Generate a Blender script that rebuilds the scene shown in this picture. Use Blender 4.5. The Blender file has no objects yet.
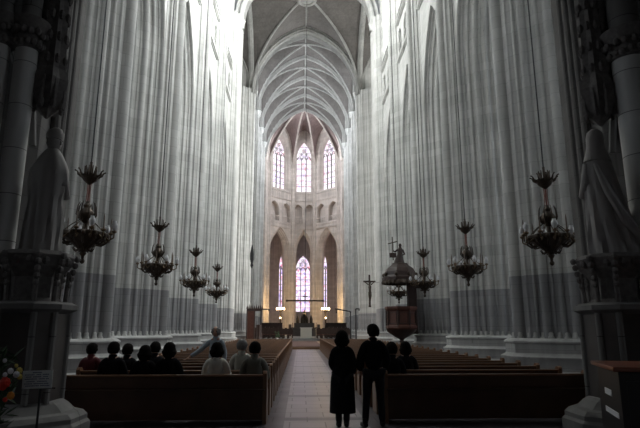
import bpy, bmesh, math, random
from mathutils import Vector, Matrix
PI = math.pi
random.seed(7)
SC = bpy.context.scene
COL = SC.collection

# ------------------------------------------------------------ camera
FPX = 530.0
PITCH = math.atan(114 / FPX)
YAW = math.radians(2.09)
cd = bpy.data.cameras.new('camera')
cam = bpy.data.objects.new('camera', cd)
COL.objects.link(cam)
cam.location = (-0.45, 0.0, 1.62)
cam.rotation_euler = (PI / 2 + PITCH, 0, -YAW)
cd.sensor_width = 36.0
cd.lens = 36.0 * FPX / 640.0
cd.clip_start = 0.05
cd.clip_end = 400
SC.camera = cam

# ------------------------------------------------------------ colour, exposure, light paths
SC.view_settings.view_transform = 'Standard'
SC.view_settings.look = 'None'
SC.view_settings.exposure = 0.35
SC.view_settings.gamma = 1.0
cy = SC.cycles
cy.max_bounces = 8
cy.diffuse_bounces = 6
cy.glossy_bounces = 3
cy.sample_clamp_indirect = 4.0
cy.use_light_tree = True
cy.use_denoising = True
cy.caustics_reflective = False
cy.caustics_refractive = False

w = bpy.data.worlds.new('world')
SC.world = w
w.use_nodes = True
w.node_tree.nodes['Background'].inputs[0].default_value = (0.62, 0.68, 0.78, 1)
w.node_tree.nodes['Background'].inputs[1].default_value = 0.6

# strength of the daylight that comes through each family of windows
# clerestory bays, from the organ end to the crossing; the pulpit side windows are the brighter ones
GLOW_NAVE = {1: [2.0, 50.0, 66.0, 32.0, 24.0], -1: [0.0, 0.0, 14.0, 22.0, 20.0]}
SUN_SIDE, SHADE_SIDE = 2.0, 0.6
GLOW_TRANSEPT = 12.0
GLOW_CHOIR = 14.0
GLOW_APSE = 1.15
GLOW_AISLE = 2.5
GLOW_WEST = 0.8
GLOW_WEST_FILL = 0.45  # added glow behind the viewer, lifts the gallery columns

# ------------------------------------------------------------ materials
def mat(name, col, rough=0.7, metal=0.0, noise=0.12, nscale=8.0, bump=0.0, spec=0.5, emit=None, estr=0.0):
    m = bpy.data.materials.new(name)
    m.use_nodes = True
    nt = m.node_tree
    b = nt.nodes['Principled BSDF']
    b.inputs['Roughness'].default_value = rough
    b.inputs['Metallic'].default_value = metal
    b.inputs['Specular IOR Level'].default_value = spec
    tc = nt.nodes.new('ShaderNodeTexCoord')
    nz = nt.nodes.new('ShaderNodeTexNoise')
    nz.inputs['Scale'].default_value = nscale
    nz.inputs['Detail'].default_value = 4
    nt.links.new(tc.outputs['Object'], nz.inputs['Vector'])
    mr = nt.nodes.new('ShaderNodeMapRange')
    mr.inputs['From Min'].default_value = 0.25
    mr.inputs['From Max'].default_value = 0.75
    mr.inputs['To Min'].default_value = 1 - noise
    mr.inputs['To Max'].default_value = 1 + noise
    nt.links.new(nz.outputs['Fac'], mr.inputs['Value'])
    hs = nt.nodes.new('ShaderNodeHueSaturation')
    hs.inputs['Color'].default_value = (*col, 1)
    nt.links.new(mr.outputs['Result'], hs.inputs['Value'])
    nt.links.new(hs.outputs['Color'], b.inputs['Base Color'])
    if bump:
        bp = nt.nodes.new('ShaderNodeBump')
        bp.inputs['Strength'].default_value = bump
        nt.links.new(nz.outputs['Fac'], bp.inputs['Height'])
        nt.links.new(bp.outputs['Normal'], b.inputs['Normal'])
    if emit:
        b.inputs['Emission Color'].default_value = (*emit, 1)
        b.inputs['Emission Strength'].default_value = estr
    return m

def stone(name, col, col2, row=0.42, bw=0.95, mortar=0.78, streak=0.2):
    """Coursed limestone: block tints, thin joints, vertical weathering streaks."""
    m = bpy.data.materials.new(name)
    m.use_nodes = True
    nt = m.node_tree
    L = nt.links
    b = nt.nodes['Principled BSDF']
    b.inputs['Roughness'].default_value = 0.85
    b.inputs['Specular IOR Level'].default_value = 0.25
    g = nt.nodes.new('ShaderNodeNewGeometry')
    sp = nt.nodes.new('ShaderNodeSeparateXYZ')
    L.new(g.outputs['Position'], sp.inputs[0])
    ad = nt.nodes.new('ShaderNodeMath'); ad.operation = 'ADD'
    L.new(sp.outputs['X'], ad.inputs[0]); L.new(sp.outputs['Y'], ad.inputs[1])
    cb = nt.nodes.new('ShaderNodeCombineXYZ')
    L.new(ad.outputs[0], cb.inputs['X']); L.new(sp.outputs['Z'], cb.inputs['Y'])
    br = nt.nodes.new('ShaderNodeTexBrick')
    br.inputs['Scale'].default_value = 1.0
    br.inputs['Brick Width'].default_value = bw
    br.inputs['Row Height'].default_value = row
    br.inputs['Mortar Size'].default_value = 0.010
    br.inputs['Mortar Smooth'].default_value = 0.8
    br.inputs['Color1'].default_value = (*col, 1)
    br.inputs['Color2'].default_value = (*col2, 1)
    br.inputs['Mortar'].default_value = (*[c * mortar for c in col2], 1)
    L.new(cb.outputs[0], br.inputs['Vector'])
    mp = nt.nodes.new('ShaderNodeMapping')
    mp.inputs['Scale'].default_value = (4.5, 4.5, 0.10)
    L.new(g.outputs['Position'], mp.inputs['Vector'])
    nz = nt.nodes.new('ShaderNodeTexNoise'); nz.inputs['Scale'].default_value = 1.0; nz.inputs['Detail'].default_value = 5
    L.new(mp.outputs[0], nz.inputs['Vector'])
    n2 = nt.nodes.new('ShaderNodeTexNoise'); n2.inputs['Scale'].default_value = 0.55; n2.inputs['Detail'].default_value = 6
    L.new(g.outputs['Position'], n2.inputs['Vector'])
    av = nt.nodes.new('ShaderNodeMath'); av.operation = 'ADD'
    L.new(nz.outputs['Fac'], av.inputs[0]); L.new(n2.outputs['Fac'], av.inputs[1])
    mr = nt.nodes.new('ShaderNodeMapRange')
    mr.inputs['From Min'].default_value = 0.7; mr.inputs['From Max'].default_value = 1.3
    mr.inputs['To Min'].default_value = 1 - streak; mr.inputs['To Max'].default_value = 1 + streak
    L.new(av.outputs[0], mr.inputs['Value'])
    hs = nt.nodes.new('ShaderNodeHueSaturation')
    L.new(br.outputs['Color'], hs.inputs['Color']); L.new(mr.outputs['Result'], hs.inputs['Value'])
    L.new(hs.outputs['Color'], b.inputs['Base Color'])
    bp = nt.nodes.new('ShaderNodeBump'); bp.inputs['Strength'].default_value = 0.25; bp.inputs['Distance'].default_value = 0.02
    L.new(br.outputs['Fac'], bp.inputs['Height']); bp.invert = True
    L.new(bp.outputs['Normal'], b.inputs['Normal'])
    return m

def glass(name, strength, stained=0.0, base=(0.80, 0.88, 1.0)):
    """Leaded window glass lit by the day outside."""
    m = bpy.data.materials.new(name)
    m.use_nodes = True
    nt = m.node_tree
    L = nt.links
    nt.nodes.remove(nt.nodes['Principled BSDF'])
    out = nt.nodes['Material Output']
    em = nt.nodes.new('ShaderNodeEmission')
    em.inputs['Strength'].default_value = strength
    L.new(em.outputs[0], out.inputs['Surface'])
    if stained <= 0:
        em.inputs['Color'].default_value = (*base, 1)
        return m
    g = nt.nodes.new('ShaderNodeNewGeometry')
    vo = nt.nodes.new('ShaderNodeTexVoronoi'); vo.inputs['Scale'].default_value = 2.6
    L.new(g.outputs['Position'], vo.inputs['Vector'])
    rp = nt.nodes.new('ShaderNodeValToRGB')
    e = rp.color_ramp.elements
    e[0].position = 0.0; e[0].color = (*base, 1)
    e[1].position = 1.0; e[1].color = (0.55, 0.42, 0.9, 1)
    for p, c in ((0.42, (1.0, 0.86, 1.0, 1)), (0.58, (0.95, 0.30, 0.42, 1)), (0.66, (1.0, 0.8, 0.9, 1)), (0.82, (0.75, 0.62, 0.95, 1))):
        n = e.new(p); n.color = c
    sx = nt.nodes.new('ShaderNodeSeparateColor')
    L.new(vo.outputs['Color'], sx.inputs[0])
    L.new(sx.outputs[0], rp.inputs['Fac'])
    mx = nt.nodes.new('ShaderNodeMix'); mx.data_type = 'RGBA'
    mx.inputs[0].default_value = stained
    mx.inputs[6].default_value = (*base, 1)
    L.new(rp.outputs['Color'], mx.inputs[7])
    # leading: thin dark bars
    sp = nt.nodes.new('ShaderNodeSeparateXYZ'); L.new(g.outputs['Position'], sp.inputs[0])
    md = nt.nodes.new('ShaderNodeMath'); md.operation = 'FRACT'
    dv = nt.nodes.new('ShaderNodeMath'); dv.operation = 'MULTIPLY'; dv.inputs[1].default_value = 0.95
    L.new(sp.outputs['Z'], dv.inputs[0]); L.new(dv.outputs[0], md.inputs[0])
    gt = nt.nodes.new('ShaderNodeMath'); gt.operation = 'GREATER_THAN'; gt.inputs[1].default_value = 0.09
    L.new(md.outputs[0], gt.inputs[0])
    m2 = nt.nodes.new('ShaderNodeMix'); m2.data_type = 'RGBA'; m2.blend_type = 'MULTIPLY'; m2.inputs[0].default_value = 0.75
    L.new(mx.outputs[2], m2.inputs[6]); L.new(gt.outputs[0], m2.inputs[7])
    L.new(m2.outputs[2], em.inputs['Color'])
    return m

STONE = stone('pale_limestone', (0.52, 0.52, 0.505), (0.45, 0.45, 0.435))
DADO = stone('grey_weathered_limestone', (0.29, 0.29, 0.295), (0.25, 0.25, 0.258))
PLINTH = stone('plinth_limestone', (0.42, 0.42, 0.41), (0.37, 0.37, 0.36), row=0.5)
WARM = stone('warm_limestone', (0.62, 0.56, 0.52), (0.53, 0.475, 0.44))
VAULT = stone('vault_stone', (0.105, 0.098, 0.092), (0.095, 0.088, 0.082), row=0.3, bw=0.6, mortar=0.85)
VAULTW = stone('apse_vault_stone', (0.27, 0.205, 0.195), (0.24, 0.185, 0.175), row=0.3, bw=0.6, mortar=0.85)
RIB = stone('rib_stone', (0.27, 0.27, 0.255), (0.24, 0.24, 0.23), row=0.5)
TRIB = stone('organ_pier_stone', (0.22, 0.215, 0.21), (0.19, 0.185, 0.18), row=0.75, bw=3.0, mortar=0.35)
COLM = stone('gallery_column_stone', (0.66, 0.66, 0.65), (0.60, 0.60, 0.59), row=0.72, bw=9.0, mortar=0.3)
CORE = stone('gallery_core_stone', (0.16, 0.155, 0.15), (0.14, 0.135, 0.13))
CARVED = mat('carved_dark_stone', (0.15, 0.14, 0.135), 0.85, noise=0.3, nscale=14, bump=0.6)
STATUE = mat('statue_marble', (0.30, 0.285, 0.275), 0.6, noise=0.12, nscale=3)
SLAB = mat('dark_marble_slab', (0.085, 0.075, 0.07), 0.4, noise=0.25, nscale=3)
PEW = mat('pew_wood', (0.085, 0.038, 0.02), 0.42, noise=0.25, nscale=3)
PEWTOP = mat('pew_rail_wood', (0.19, 0.095, 0.048), 0.35, noise=0.2, nscale=3)
PARQUET = mat('oak_floor_wood', (0.22, 0.12, 0.06), 0.55, noise=0.2, nscale=2)
CARPET = mat('brown_red_carpet', (0.075, 0.032, 0.025), 0.95, noise=0.2, nscale=20)
BRONZE = mat('dark_bronze', (0.07, 0.053, 0.04), 0.45, 0.7, noise=0.3, nscale=10)
BRASS = mat('aged_brass', (0.15, 0.105, 0.065), 0.42, 0.75, noise=0.3, nscale=9)
COPPER = mat('reddish_rod_metal', (0.22, 0.09, 0.07), 0.45, 0.5)
GLOBE = mat('white_lamp_glass', (0.85, 0.86, 0.88), 0.25, noise=0.02)
CANDLE = mat('dark_candle_tube', (0.16, 0.12, 0.09), 0.5)
IRON = mat('black_iron', (0.02, 0.02, 0.022), 0.5, 0.4)
DARKWOOD = mat('dark_carved_wood', (0.035, 0.018, 0.014), 0.45, noise=0.3, nscale=6)
REDWOOD = mat('red_brown_wood', (0.095, 0.034, 0.022), 0.5, noise=0.25, nscale=4)
ALTAR = mat('white_altar_cloth', (0.72, 0.68, 0.60), 0.8, noise=0.04)
LAMPGLOW = mat('lit_lamp', (1, 0.85, 0.6), 0.5, emit=(1.0, 0.72, 0.42), estr=14.0)
SKIN = mat('skin', (0.42, 0.24, 0.17), 0.55, noise=0.05)
HAIRD = mat('dark_hair', (0.010, 0.008, 0.007), 0.9, noise=0.3, nscale=40, spec=0.1)
HAIRG = mat('grey_hair', (0.17, 0.165, 0.16), 0.6, noise=0.3, nscale=40)
BLACKC = mat('black_cloth', (0.008, 0.008, 0.010), 0.95, noise=0.2, nscale=12, spec=0.15)
DARKC = mat('charcoal_cloth', (0.012, 0.012, 0.015), 0.95, noise=0.2, nscale=12, spec=0.15)
JEANS = mat('dark_trouser_cloth', (0.012, 0.013, 0.018), 0.9)
REDC = mat('dark_red_cloth', (0.10, 0.010, 0.016), 0.85)
BLUEC = mat('blue_grey_shirt_cloth', (0.36, 0.43, 0.50), 0.85)
WHITEC = mat('cream_knit_cloth', (0.85, 0.83, 0.76), 0.9)
GREYC = mat('grey_green_cloth', (0.42, 0.42, 0.38), 0.9)
OLIVE = mat('dull_olive_cloth', (0.20, 0.20, 0.17), 0.9)
LEATHER = mat('black_shoe_leather', (0.012, 0.01, 0.01), 0.4)
PAPER = mat('white_paper', (0.88, 0.90, 0.93), 0.8, noise=0.02)
INK = mat('blue_grey_ink', (0.10, 0.13, 0.28), 0.8)
LEAF = mat('dark_green_leaf', (0.035, 0.075, 0.03), 0.6, noise=0.3)
REDF = mat('red_petal', (0.75, 0.04, 0.02), 0.6)
ORANGEF = mat('orange_petal', (0.85, 0.33, 0.05), 0.6)
WHITEF = mat('white_petal', (0.78, 0.80, 0.82), 0.6)
YELLOWF = mat('yellow_petal', (0.62, 0.5, 0.12), 0.6)
EYE = mat('eye', (0.02, 0.02, 0.02), 0.2)
CTOP = mat('counter_top_wood', (0.25, 0.085, 0.05), 0.35)
CBOX = mat('black_painted_wood', (0.014, 0.013, 0.014), 0.5)

def floor_material():
    m = bpy.data.materials.new('worn_stone_paving')
    m.use_nodes = True
    nt = m.node_tree; L = nt.links
    b = nt.nodes['Principled BSDF']
    g = nt.nodes.new('ShaderNodeNewGeometry')
    br = nt.nodes.new('ShaderNodeTexBrick')
    br.inputs['Scale'].default_value = 1.0
    br.inputs['Brick Width'].default_value = 0.62; br.inputs['Row Height'].default_value = 0.55
    br.inputs['Mortar Size'].default_value = 0.012
    br.inputs['Color1'].default_value = (0.38, 0.345, 0.37, 1); br.inputs['Color2'].default_value = (0.30, 0.275, 0.295, 1)
    br.inputs['Mortar'].default_value = (0.12, 0.11, 0.11, 1)
    L.new(g.outputs['Position'], br.inputs['Vector'])
    sp = nt.nodes.new('ShaderNodeSeparateXYZ'); L.new(g.outputs['Position'], sp.inputs[0])
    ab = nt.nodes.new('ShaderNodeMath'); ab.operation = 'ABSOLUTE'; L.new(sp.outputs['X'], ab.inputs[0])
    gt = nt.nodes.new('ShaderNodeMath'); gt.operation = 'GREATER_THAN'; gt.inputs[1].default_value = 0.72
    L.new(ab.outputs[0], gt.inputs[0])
    # dark cross bands every few metres
    dv = nt.nodes.new('ShaderNodeMath'); dv.operation = 'MULTIPLY'; dv.inputs[1].default_value = 1 / 3.35
    L.new(sp.outputs['Y'], dv.inputs[0])
    fr = nt.nodes.new('ShaderNodeMath'); fr.operation = 'FRACT'; L.new(dv.outputs[0], fr.inputs[0])
    lt = nt.nodes.new('ShaderNodeMath'); lt.operation = 'LESS_THAN'; lt.inputs[1].default_value = 0.10
    L.new(fr.outputs[0], lt.inputs[0])
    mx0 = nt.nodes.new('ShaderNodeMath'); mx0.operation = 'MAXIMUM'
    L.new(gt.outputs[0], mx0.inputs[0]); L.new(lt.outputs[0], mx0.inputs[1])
    nz = nt.nodes.new('ShaderNodeTexNoise'); nz.inputs['Scale'].default_value = 1.3; nz.inputs['Detail'].default_value = 6
    L.new(g.outputs['Position'], nz.inputs['Vector'])
    mr = nt.nodes.new('ShaderNodeMapRange'); mr.inputs['From Min'].default_value = 0.3; mr.inputs['From Max'].default_value = 0.7
    mr.inputs['To Min'].default_value = 0.75; mr.inputs['To Max'].default_value = 1.15
    L.new(nz.outputs['Fac'], mr.inputs['Value'])
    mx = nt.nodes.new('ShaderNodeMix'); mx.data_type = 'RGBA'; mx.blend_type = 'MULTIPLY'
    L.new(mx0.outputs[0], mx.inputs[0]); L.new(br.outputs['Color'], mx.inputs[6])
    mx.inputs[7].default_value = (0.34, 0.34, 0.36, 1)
    hs = nt.nodes.new('ShaderNodeHueSaturation'); L.new(mx.outputs[2], hs.inputs['Color']); L.new(mr.outputs['Result'], hs.inputs['Value'])
    L.new(hs.outputs['Color'], b.inputs['Base Color'])
    r2 = nt.nodes.new('ShaderNodeMapRange'); r2.inputs['From Min'].default_value = 0.3; r2.inputs['From Max'].default_value = 0.7
    r2.inputs['To Min'].default_value = 0.30; r2.inputs['To Max'].default_value = 0.42
    L.new(nz.outputs['Fac'], r2.inputs['Value']); L.new(r2.outputs['Result'], b.inputs['Roughness'])
    return m
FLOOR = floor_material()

# ------------------------------------------------------------ mesh helpers
class MB:
    def __init__(self, M=None):
        self.v = []; self.f = []; self.M = M
    def add(self, vs, fs):
        n = len(self.v)
        for p in vs:
            p = Vector(p)
            self.v.append(self.M @ p if self.M else p)
        self.f += [tuple(i + n for i in f) for f in fs]
        return self
    def box(self, x0, x1, y0, y1, z0, z1):
        vs = [(x0, y0, z0), (x1, y0, z0), (x1, y1, z0), (x0, y1, z0), (x0, y0, z1), (x1, y0, z1), (x1, y1, z1), (x0, y1, z1)]
        return self.add(vs, [(0, 3, 2, 1), (4, 5, 6, 7), (0, 1, 5, 4), (1, 2, 6, 5), (2, 3, 7, 6), (3, 0, 4, 7)])
    def quad(self, a, b, c, d):
        return self.add([a, b, c, d], [(0, 1, 2, 3)])
    def prism(self, poly, z0, z1, cap=True):
        n = len(poly)
        vs = [(x, y, z0) for x, y in poly] + [(x, y, z1) for x, y in poly]
        fs = [(i, (i + 1) % n, n + (i + 1) % n, n + i) for i in range(n)]
        if cap: fs += [tuple(range(n - 1, -1, -1)), tuple(range(n, 2 * n))]
        return self.add(vs, fs)
    def stack(self, rings, cap=True):
        """rings: list of equally long point lists"""
        n = len(rings[0]); vs = [p for r in rings for p in r]; fs = []
        for k in range(len(rings) - 1):
            for i in range(n):
                j = (i + 1) % n
                fs.append((k * n + i, k * n + j, (k + 1) * n + j, (k + 1) * n + i))
        if cap:
            fs.append(tuple(range(n - 1, -1, -1))); fs.append(tuple((len(rings) - 1) * n + i for i in range(n)))
        return self.add(vs, fs)
    def lathe(self, prof, c=(0, 0, 0), n=16, lobes=0, amp=0.0, sx=1, sy=1):
        rings = []
        for r, z in prof:
            rings.append([(c[0] + sx * r * (1 + amp * math.cos(lobes * 2 * PI * i / n)) * math.cos(2 * PI * i / n),
                           c[1] + sy * r * (1 + amp * math.cos(lobes * 2 * PI * i / n)) * math.sin(2 * PI * i / n), c[2] + z) for i in range(n)])
        return self.stack(rings)
    def tube(self, pts, r, n=8, cap=True):
        pts = [Vector(p) for p in pts]
        rs = r if isinstance(r, (list, tuple)) else [r] * len(pts)
        rings = []; up = None
        for i, p in enumerate(pts):
            d = (pts[min(i + 1, len(pts) - 1)] - pts[max(i - 1, 0)]).normalized()
            if up is None:
                up = Vector((0, 0, 1)) if abs(d.z) < 0.9 else Vector((1, 0, 0))
            a = d.cross(up).normalized(); up = a.cross(d).normalized()
            rings.append([p + rs[i] * (math.cos(2 * PI * k / n) * a + math.sin(2 * PI * k / n) * up) for k in range(n)])
        return self.stack(rings, cap)
    def ball(self, c, r, n=12, m=8):
        rx, ry, rz = r if isinstance(r, (list, tuple)) else (r, r, r)
        vs = []; fs = []
        for j in range(m + 1):
            t = PI * j / m
            for i in range(n):
                a = 2 * PI * i / n
                vs.append((c[0] + rx * math.sin(t) * math.cos(a), c[1] + ry * math.sin(t) * math.sin(a), c[2] + rz * math.cos(t)))
        for j in range(m):
            for i in range(n):
                k = (i + 1) % n
                fs.append((j * n + i, (j + 1) * n + i, (j + 1) * n + k, j * n + k))
        return self.add(vs, fs)
    def build(self, name, m, parent=None, smooth=False, bevel=0.0, loc=None):
        me = bpy.data.meshes.new(name)
        me.from_pydata([tuple(p) for p in self.v], [], self.f)
        me.validate()
        bm = bmesh.new(); bm.from_mesh(me)
        bmesh.ops.remove_doubles(bm, verts=bm.verts, dist=1e-5)
        bmesh.ops.recalc_face_normals(bm, faces=bm.faces)
        bm.to_mesh(me); bm.free()
        me.materials.append(m)
        o = bpy.data.objects.new(name, me); COL.objects.link(o)
        if parent: o.parent = parent
        if loc: o.location = loc
        if smooth:
            me.polygons.foreach_set('use_smooth', [True] * len(me.polygons))
            try: me.set_sharp_from_angle(angle=math.radians(42))
            except Exception: pass
        if bevel:
            b = o.modifiers.new('bevel', 'BEVEL'); b.width = bevel; b.segments = 2; b.limit_method = 'ANGLE'
        return o

def empty(name, loc, rz=0.0, label=None, cat=None, group=None, kind=None, parent=None):
    o = bpy.data.objects.new(name, None); COL.objects.link(o)
    o.location = loc; o.rotation_euler = (0, 0, rz)
    return tag(o, label, cat, group, kind)
def tag(o, label=None, cat=None, group=None, kind=None):
    for k, v in (('label', label), ('category', cat), ('group', group), ('kind', kind)):
        if v: o[k] = v
    return o
def struct(o): o['kind'] = 'structure'; return o
KIDS = {}
def kids(o):
    return [c for c in COL.objects if c.parent == o]
def copy_tree(o, parent=None):
    c = o.copy(); COL.objects.link(c)
    if parent: c.parent = parent
    if o not in KIDS: KIDS[o] = kids(o)
    for ch in KIDS[o]: copy_tree(ch, c)
    return c
def dup(root, loc, rz=0.0, label=None, group=None):
    c = copy_tree(root); c.location = loc; c.rotation_euler = (0, 0, rz)
    if label: c['label'] = label
    if group: c['group'] = group
    return c

# ------------------------------------------------------------ gothic geometry
def arc_h(t, a, r):
    """height at |t| of a pointed arch of half-span a, rise r"""
    R = (a * a + r * r) / (2 * a); x = abs(t) + R - a
    return math.sqrt(max(0.0, R * R - x * x))
def outline(a, zs, zp, rise, off=0.0, n=12):
    R = (a * a + rise * rise) / (2 * a); c = R - a; R2 = R + off; A = a + off
    top = math.sqrt(max(0.0, R2 * R2 - c * c))
    tmax = math.atan2(top, c)
    right = [(-c + R2 * math.cos(tmax * k / n), zp + R2 * math.sin(tmax * k / n)) for k in range(n + 1)]
    pts = [(A, zs)] + right
    return [(-x, z) for x, z in pts[:-1]] + [(0, right[-1][1])] + [(x, z) for x, z in reversed(pts[:-1])]
def panel(mb, u0, u1, z0, z1, opens, y=0.0):
    """wall face at depth y with pointed openings (uc, a, zs, zp, rise, off)"""
    opens = sorted(opens); u = u0
    for uc, a, zs, zp, rise, off in opens:
        A = a + off
        if uc - A > u + 1e-4: mb.quad((u, y, z0), (uc - A, y, z0), (uc - A, y, z1), (u, y, z1))
        if zs > z0 + 1e-4: mb.quad((uc - A, y, z0), (uc + A, y, z0), (uc + A, y, zs), (uc - A, y, zs))
        pts = outline(a, zs, zp, rise, off)[1:-1]
        for (xa, za), (xb, zb) in zip(pts, pts[1:]):
            mb.quad((uc + xa, y, za), (uc + xb, y, zb), (uc + xb, y, z1), (uc + xa, y, z1))
        u = uc + A
    if u1 > u + 1e-4: mb.quad((u, y, z0), (u1, y, z0), (u1, y, z1), (u, y, z1))
def reveal(mb, uc, a, zs, zp, rise, prof, sill=True, n=12):
    """sweep moulding profile [(off, y)] round a pointed opening"""
    rings = [[(uc + x, y, z - (0.35 * off if (k in (0, 2 * n + 4)) and sill else 0)) for k, (x, z) in enumerate(outline(a, zs, zp, rise, off, n))] for off, y in prof]
    m = len(rings[0]); vs = [p for r in rings for p in r]; fs = []
    for k in range(len(rings) - 1):
        for i in range(m - 1):
            fs.append((k * m + i, k * m + i + 1, (k + 1) * m + i + 1, (k + 1) * m + i))
        if sill: fs.append((k * m, (k + 1) * m, (k + 1) * m + m - 1, k * m + m - 1))
    mb.add(vs, fs)
def rolls(path, marks, step=0.025, hollow=0.022):
    """offset a plan polyline with round rolls and hollows between them"""
    pts = [Vector((*p, 0)) for p in path]; out = []; s0 = 0
    for a, b in zip(pts, pts[1:]):
        L = (b - a).length; d = (b - a) / L; nrm = Vector((-d.y, d.x, 0)); k = max(1, int(L / step))
        for i in range(k):
            s = s0 + L * i / k; off = -hollow
            for c, r in marks:
                if abs(s - c) < r: off = max(off, math.sqrt(r * r - (s - c) ** 2) * 0.8 - 0.012)
            p = a + d * (L * i / k) + nrm * off
            out.append((p.x, p.y))
        s0 += L
    return out
QPATH = [(-1.90, 0.0), (-1.72, 0.50), (-0.36, 1.55), (0.0, 1.55)]
QMARK = [(0.0, 0.24), (0.46, 0.06), (0.72, 0.05), (0.98, 0.12), (1.22, 0.035), (1.46, 0.07), (1.80, 0.13), (2.04, 0.035), (2.28, 0.08), (2.60, 0.12)]
QUARTER = rolls(QPATH, QMARK)
def pier_outline(sc=1.0, extra=0.0):
    q = [(x * sc, y * sc) for x, y in QUARTER]
    e = extra
    a = [(x, y + e) for x, y in q]                      # nave side, +y
    b = [(-x, y) for x, y in reversed(a)]               # aisle side, +y
    c = [(-x, -y) for x, y in a]
    d = [(x, -y) for x, y in reversed(a)]
    r = a + b + c + d
    out = []
    for p in r:
        if not out or (abs(p[0] - out[-1][0]) + abs(p[1] - out[-1][1])) > 1e-4: out.append(p)
    return out
def hull_outline(g, extra=0.0):
    """plain faceted plan round the pier, grown by g, for plinth and base mouldings"""
    q = [(-2.12 - g, 0.34 + g * .4), (-1.80 - g, 0.66 + g * .6), (-0.42 - g * .3, 1.70 + g)]
    q = [(x, y + extra) for x, y in q]
    q = [(q[0][0], -q[0][1])] + q
    q = q[1:]
    r = q + [(-x, y) for x, y in reversed(q)]
    return r + [(-x, -y) for x, y in r]
PIERX = 8.2

def make_pier(loc, rz, label, group, top=30.0, extra=0.0, base=True, m=None):
    t = empty('stone_pier', loc, rz, label, 'pillar', group, 'structure')
    prof = pier_outline(1.0, extra)
    b = MB(); b.prism(prof, 3.2, top, cap=False); b.build('shaft', m or STONE, t, smooth=True)
    b = MB(); b.prism(prof, 1.3, 3.2, cap=False); b.build('dado', DADO if not m else m, t, smooth=True)
    b = MB()
    H = [(0.36, 0.0), (0.36, 0.34), (0.30, 0.40), (0.22, 0.42), (0.22, 0.72), (0.25, 0.76), (0.25, 0.80), (0.14, 0.86), (0.10, 0.90), (0.10, 1.16), (0.14, 1.19), (0.14, 1.24), (0.02, 1.32)]
    b.stack([[(x, y, z) for x, y in hull_outline(g, extra)] for g, z in H])
    # little shaft bases standing on the plinth
    for k in range(0, len(prof), 9):
        x, y = prof[k]; b.lathe([(0.11, 1.28), (0.10, 1.36), (0.07, 1.40), (0.075, 1.46), (0.05, 1.50)], (x * .985, y * .985, 0), 8)
    b.build('plinth', PLINTH if not m else m, t, smooth=True)
    b = MB()
    for sx in (-1, 1):
        b.lathe([(0.26, top - 0.8), (0.30, top - 0.7), (0.28, top - 0.62), (0.40, top - 0.2), (0.44, top - 0.1), (0.44, top)], (sx * 1.92, 0, 0), 16, 8, .04)
    b.build('capital', STONE, t, smooth=True)
    return t

ORDER = [(1.55 - y, x + 1.40) for x, y in QUARTER if x > -1.41]
ORDER = ORDER + [(o, 2.8 - y) for o, y in reversed(ORDER)]
def place(x, y, ang):
    """frame: local x along the wall, local y into the wall, z up"""
    return Matrix.Translation((x, y, 0)) @ Matrix.Rotation(ang, 4, 'Z')

def tracery(mb, a, zs, zp, rise, y, lights=3, r=0.085):
    wd = 2 * a / lights; zh = zp - 0.35
    for k in range(1, lights):
        u = -a + wd * k
        mb.box(u - r * .8, u + r * .8, y - .1, y + .1, zs, zh + .1)
    for k in range(lights):
        uc = -a + wd * (k + .5)
        pts = [(uc + x, y, z) for x, z in outline(wd / 2 - .02, zh - .05, zh, wd * .8, 0, 5)]
        mb.tube(pts, r * .8, 6)
        for q in (-1, 1):     # cusps
            mb.tube([(uc + q * wd * .42, y, zh + .1), (uc + q * wd * .18, y, zh + wd * .28), (uc + q * wd * .3, y, zh + wd * .55)], r * .55, 5)
    rr = wd * .5
    cs = [(-wd * .52, zh + wd * 1.25), (wd * .52, zh + wd * 1.25), (0, zh + wd * 2.1)] if lights == 3 else [(0, zh + wd * 1.25)]
    for cx, cz in cs:
        for q in range(4):
            an = PI / 4 + q * PI / 2; c2 = (cx + math.cos(an) * rr * .45, cz + math.sin(an) * rr * .45)
            mb.tube([(c2[0] + rr * .42 * math.cos(t * PI / 4), y, c2[1] + rr * .42 * math.sin(t * PI / 4)) for t in range(9)], r * .5, 5)
    for z in [zs + (zh - zs) * k / 4 for k in (1, 2, 3)]:
        mb.box(-a, a, y - .02, y + .02, z - .025, z + .025)
WIN = [0]
def window(M, a, zs, zp, rise, y, gm, lights=3, uc=0.0):
    WIN[0] += 1
    M2 = M @ Matrix.Translation((uc, 0, 0))
    b = MB(M2); tracery(b, a, zs, zp, rise, y, lights)
    o = struct(b.build('window_%d' % WIN[0], RIB, None, smooth=True))
    b = MB(M2)
    pts = outline(a + .05, zs - .05, zp, rise, 0, 9)
    b.add([(x, y + .12, z) for x, z in pts] + [(0, y + .12, (zs + zp) / 2)], [(i, (i + 1) % len(pts), len(pts)) for i in range(len(pts))])
    b.build('pane', gm, o)
    return o

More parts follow.
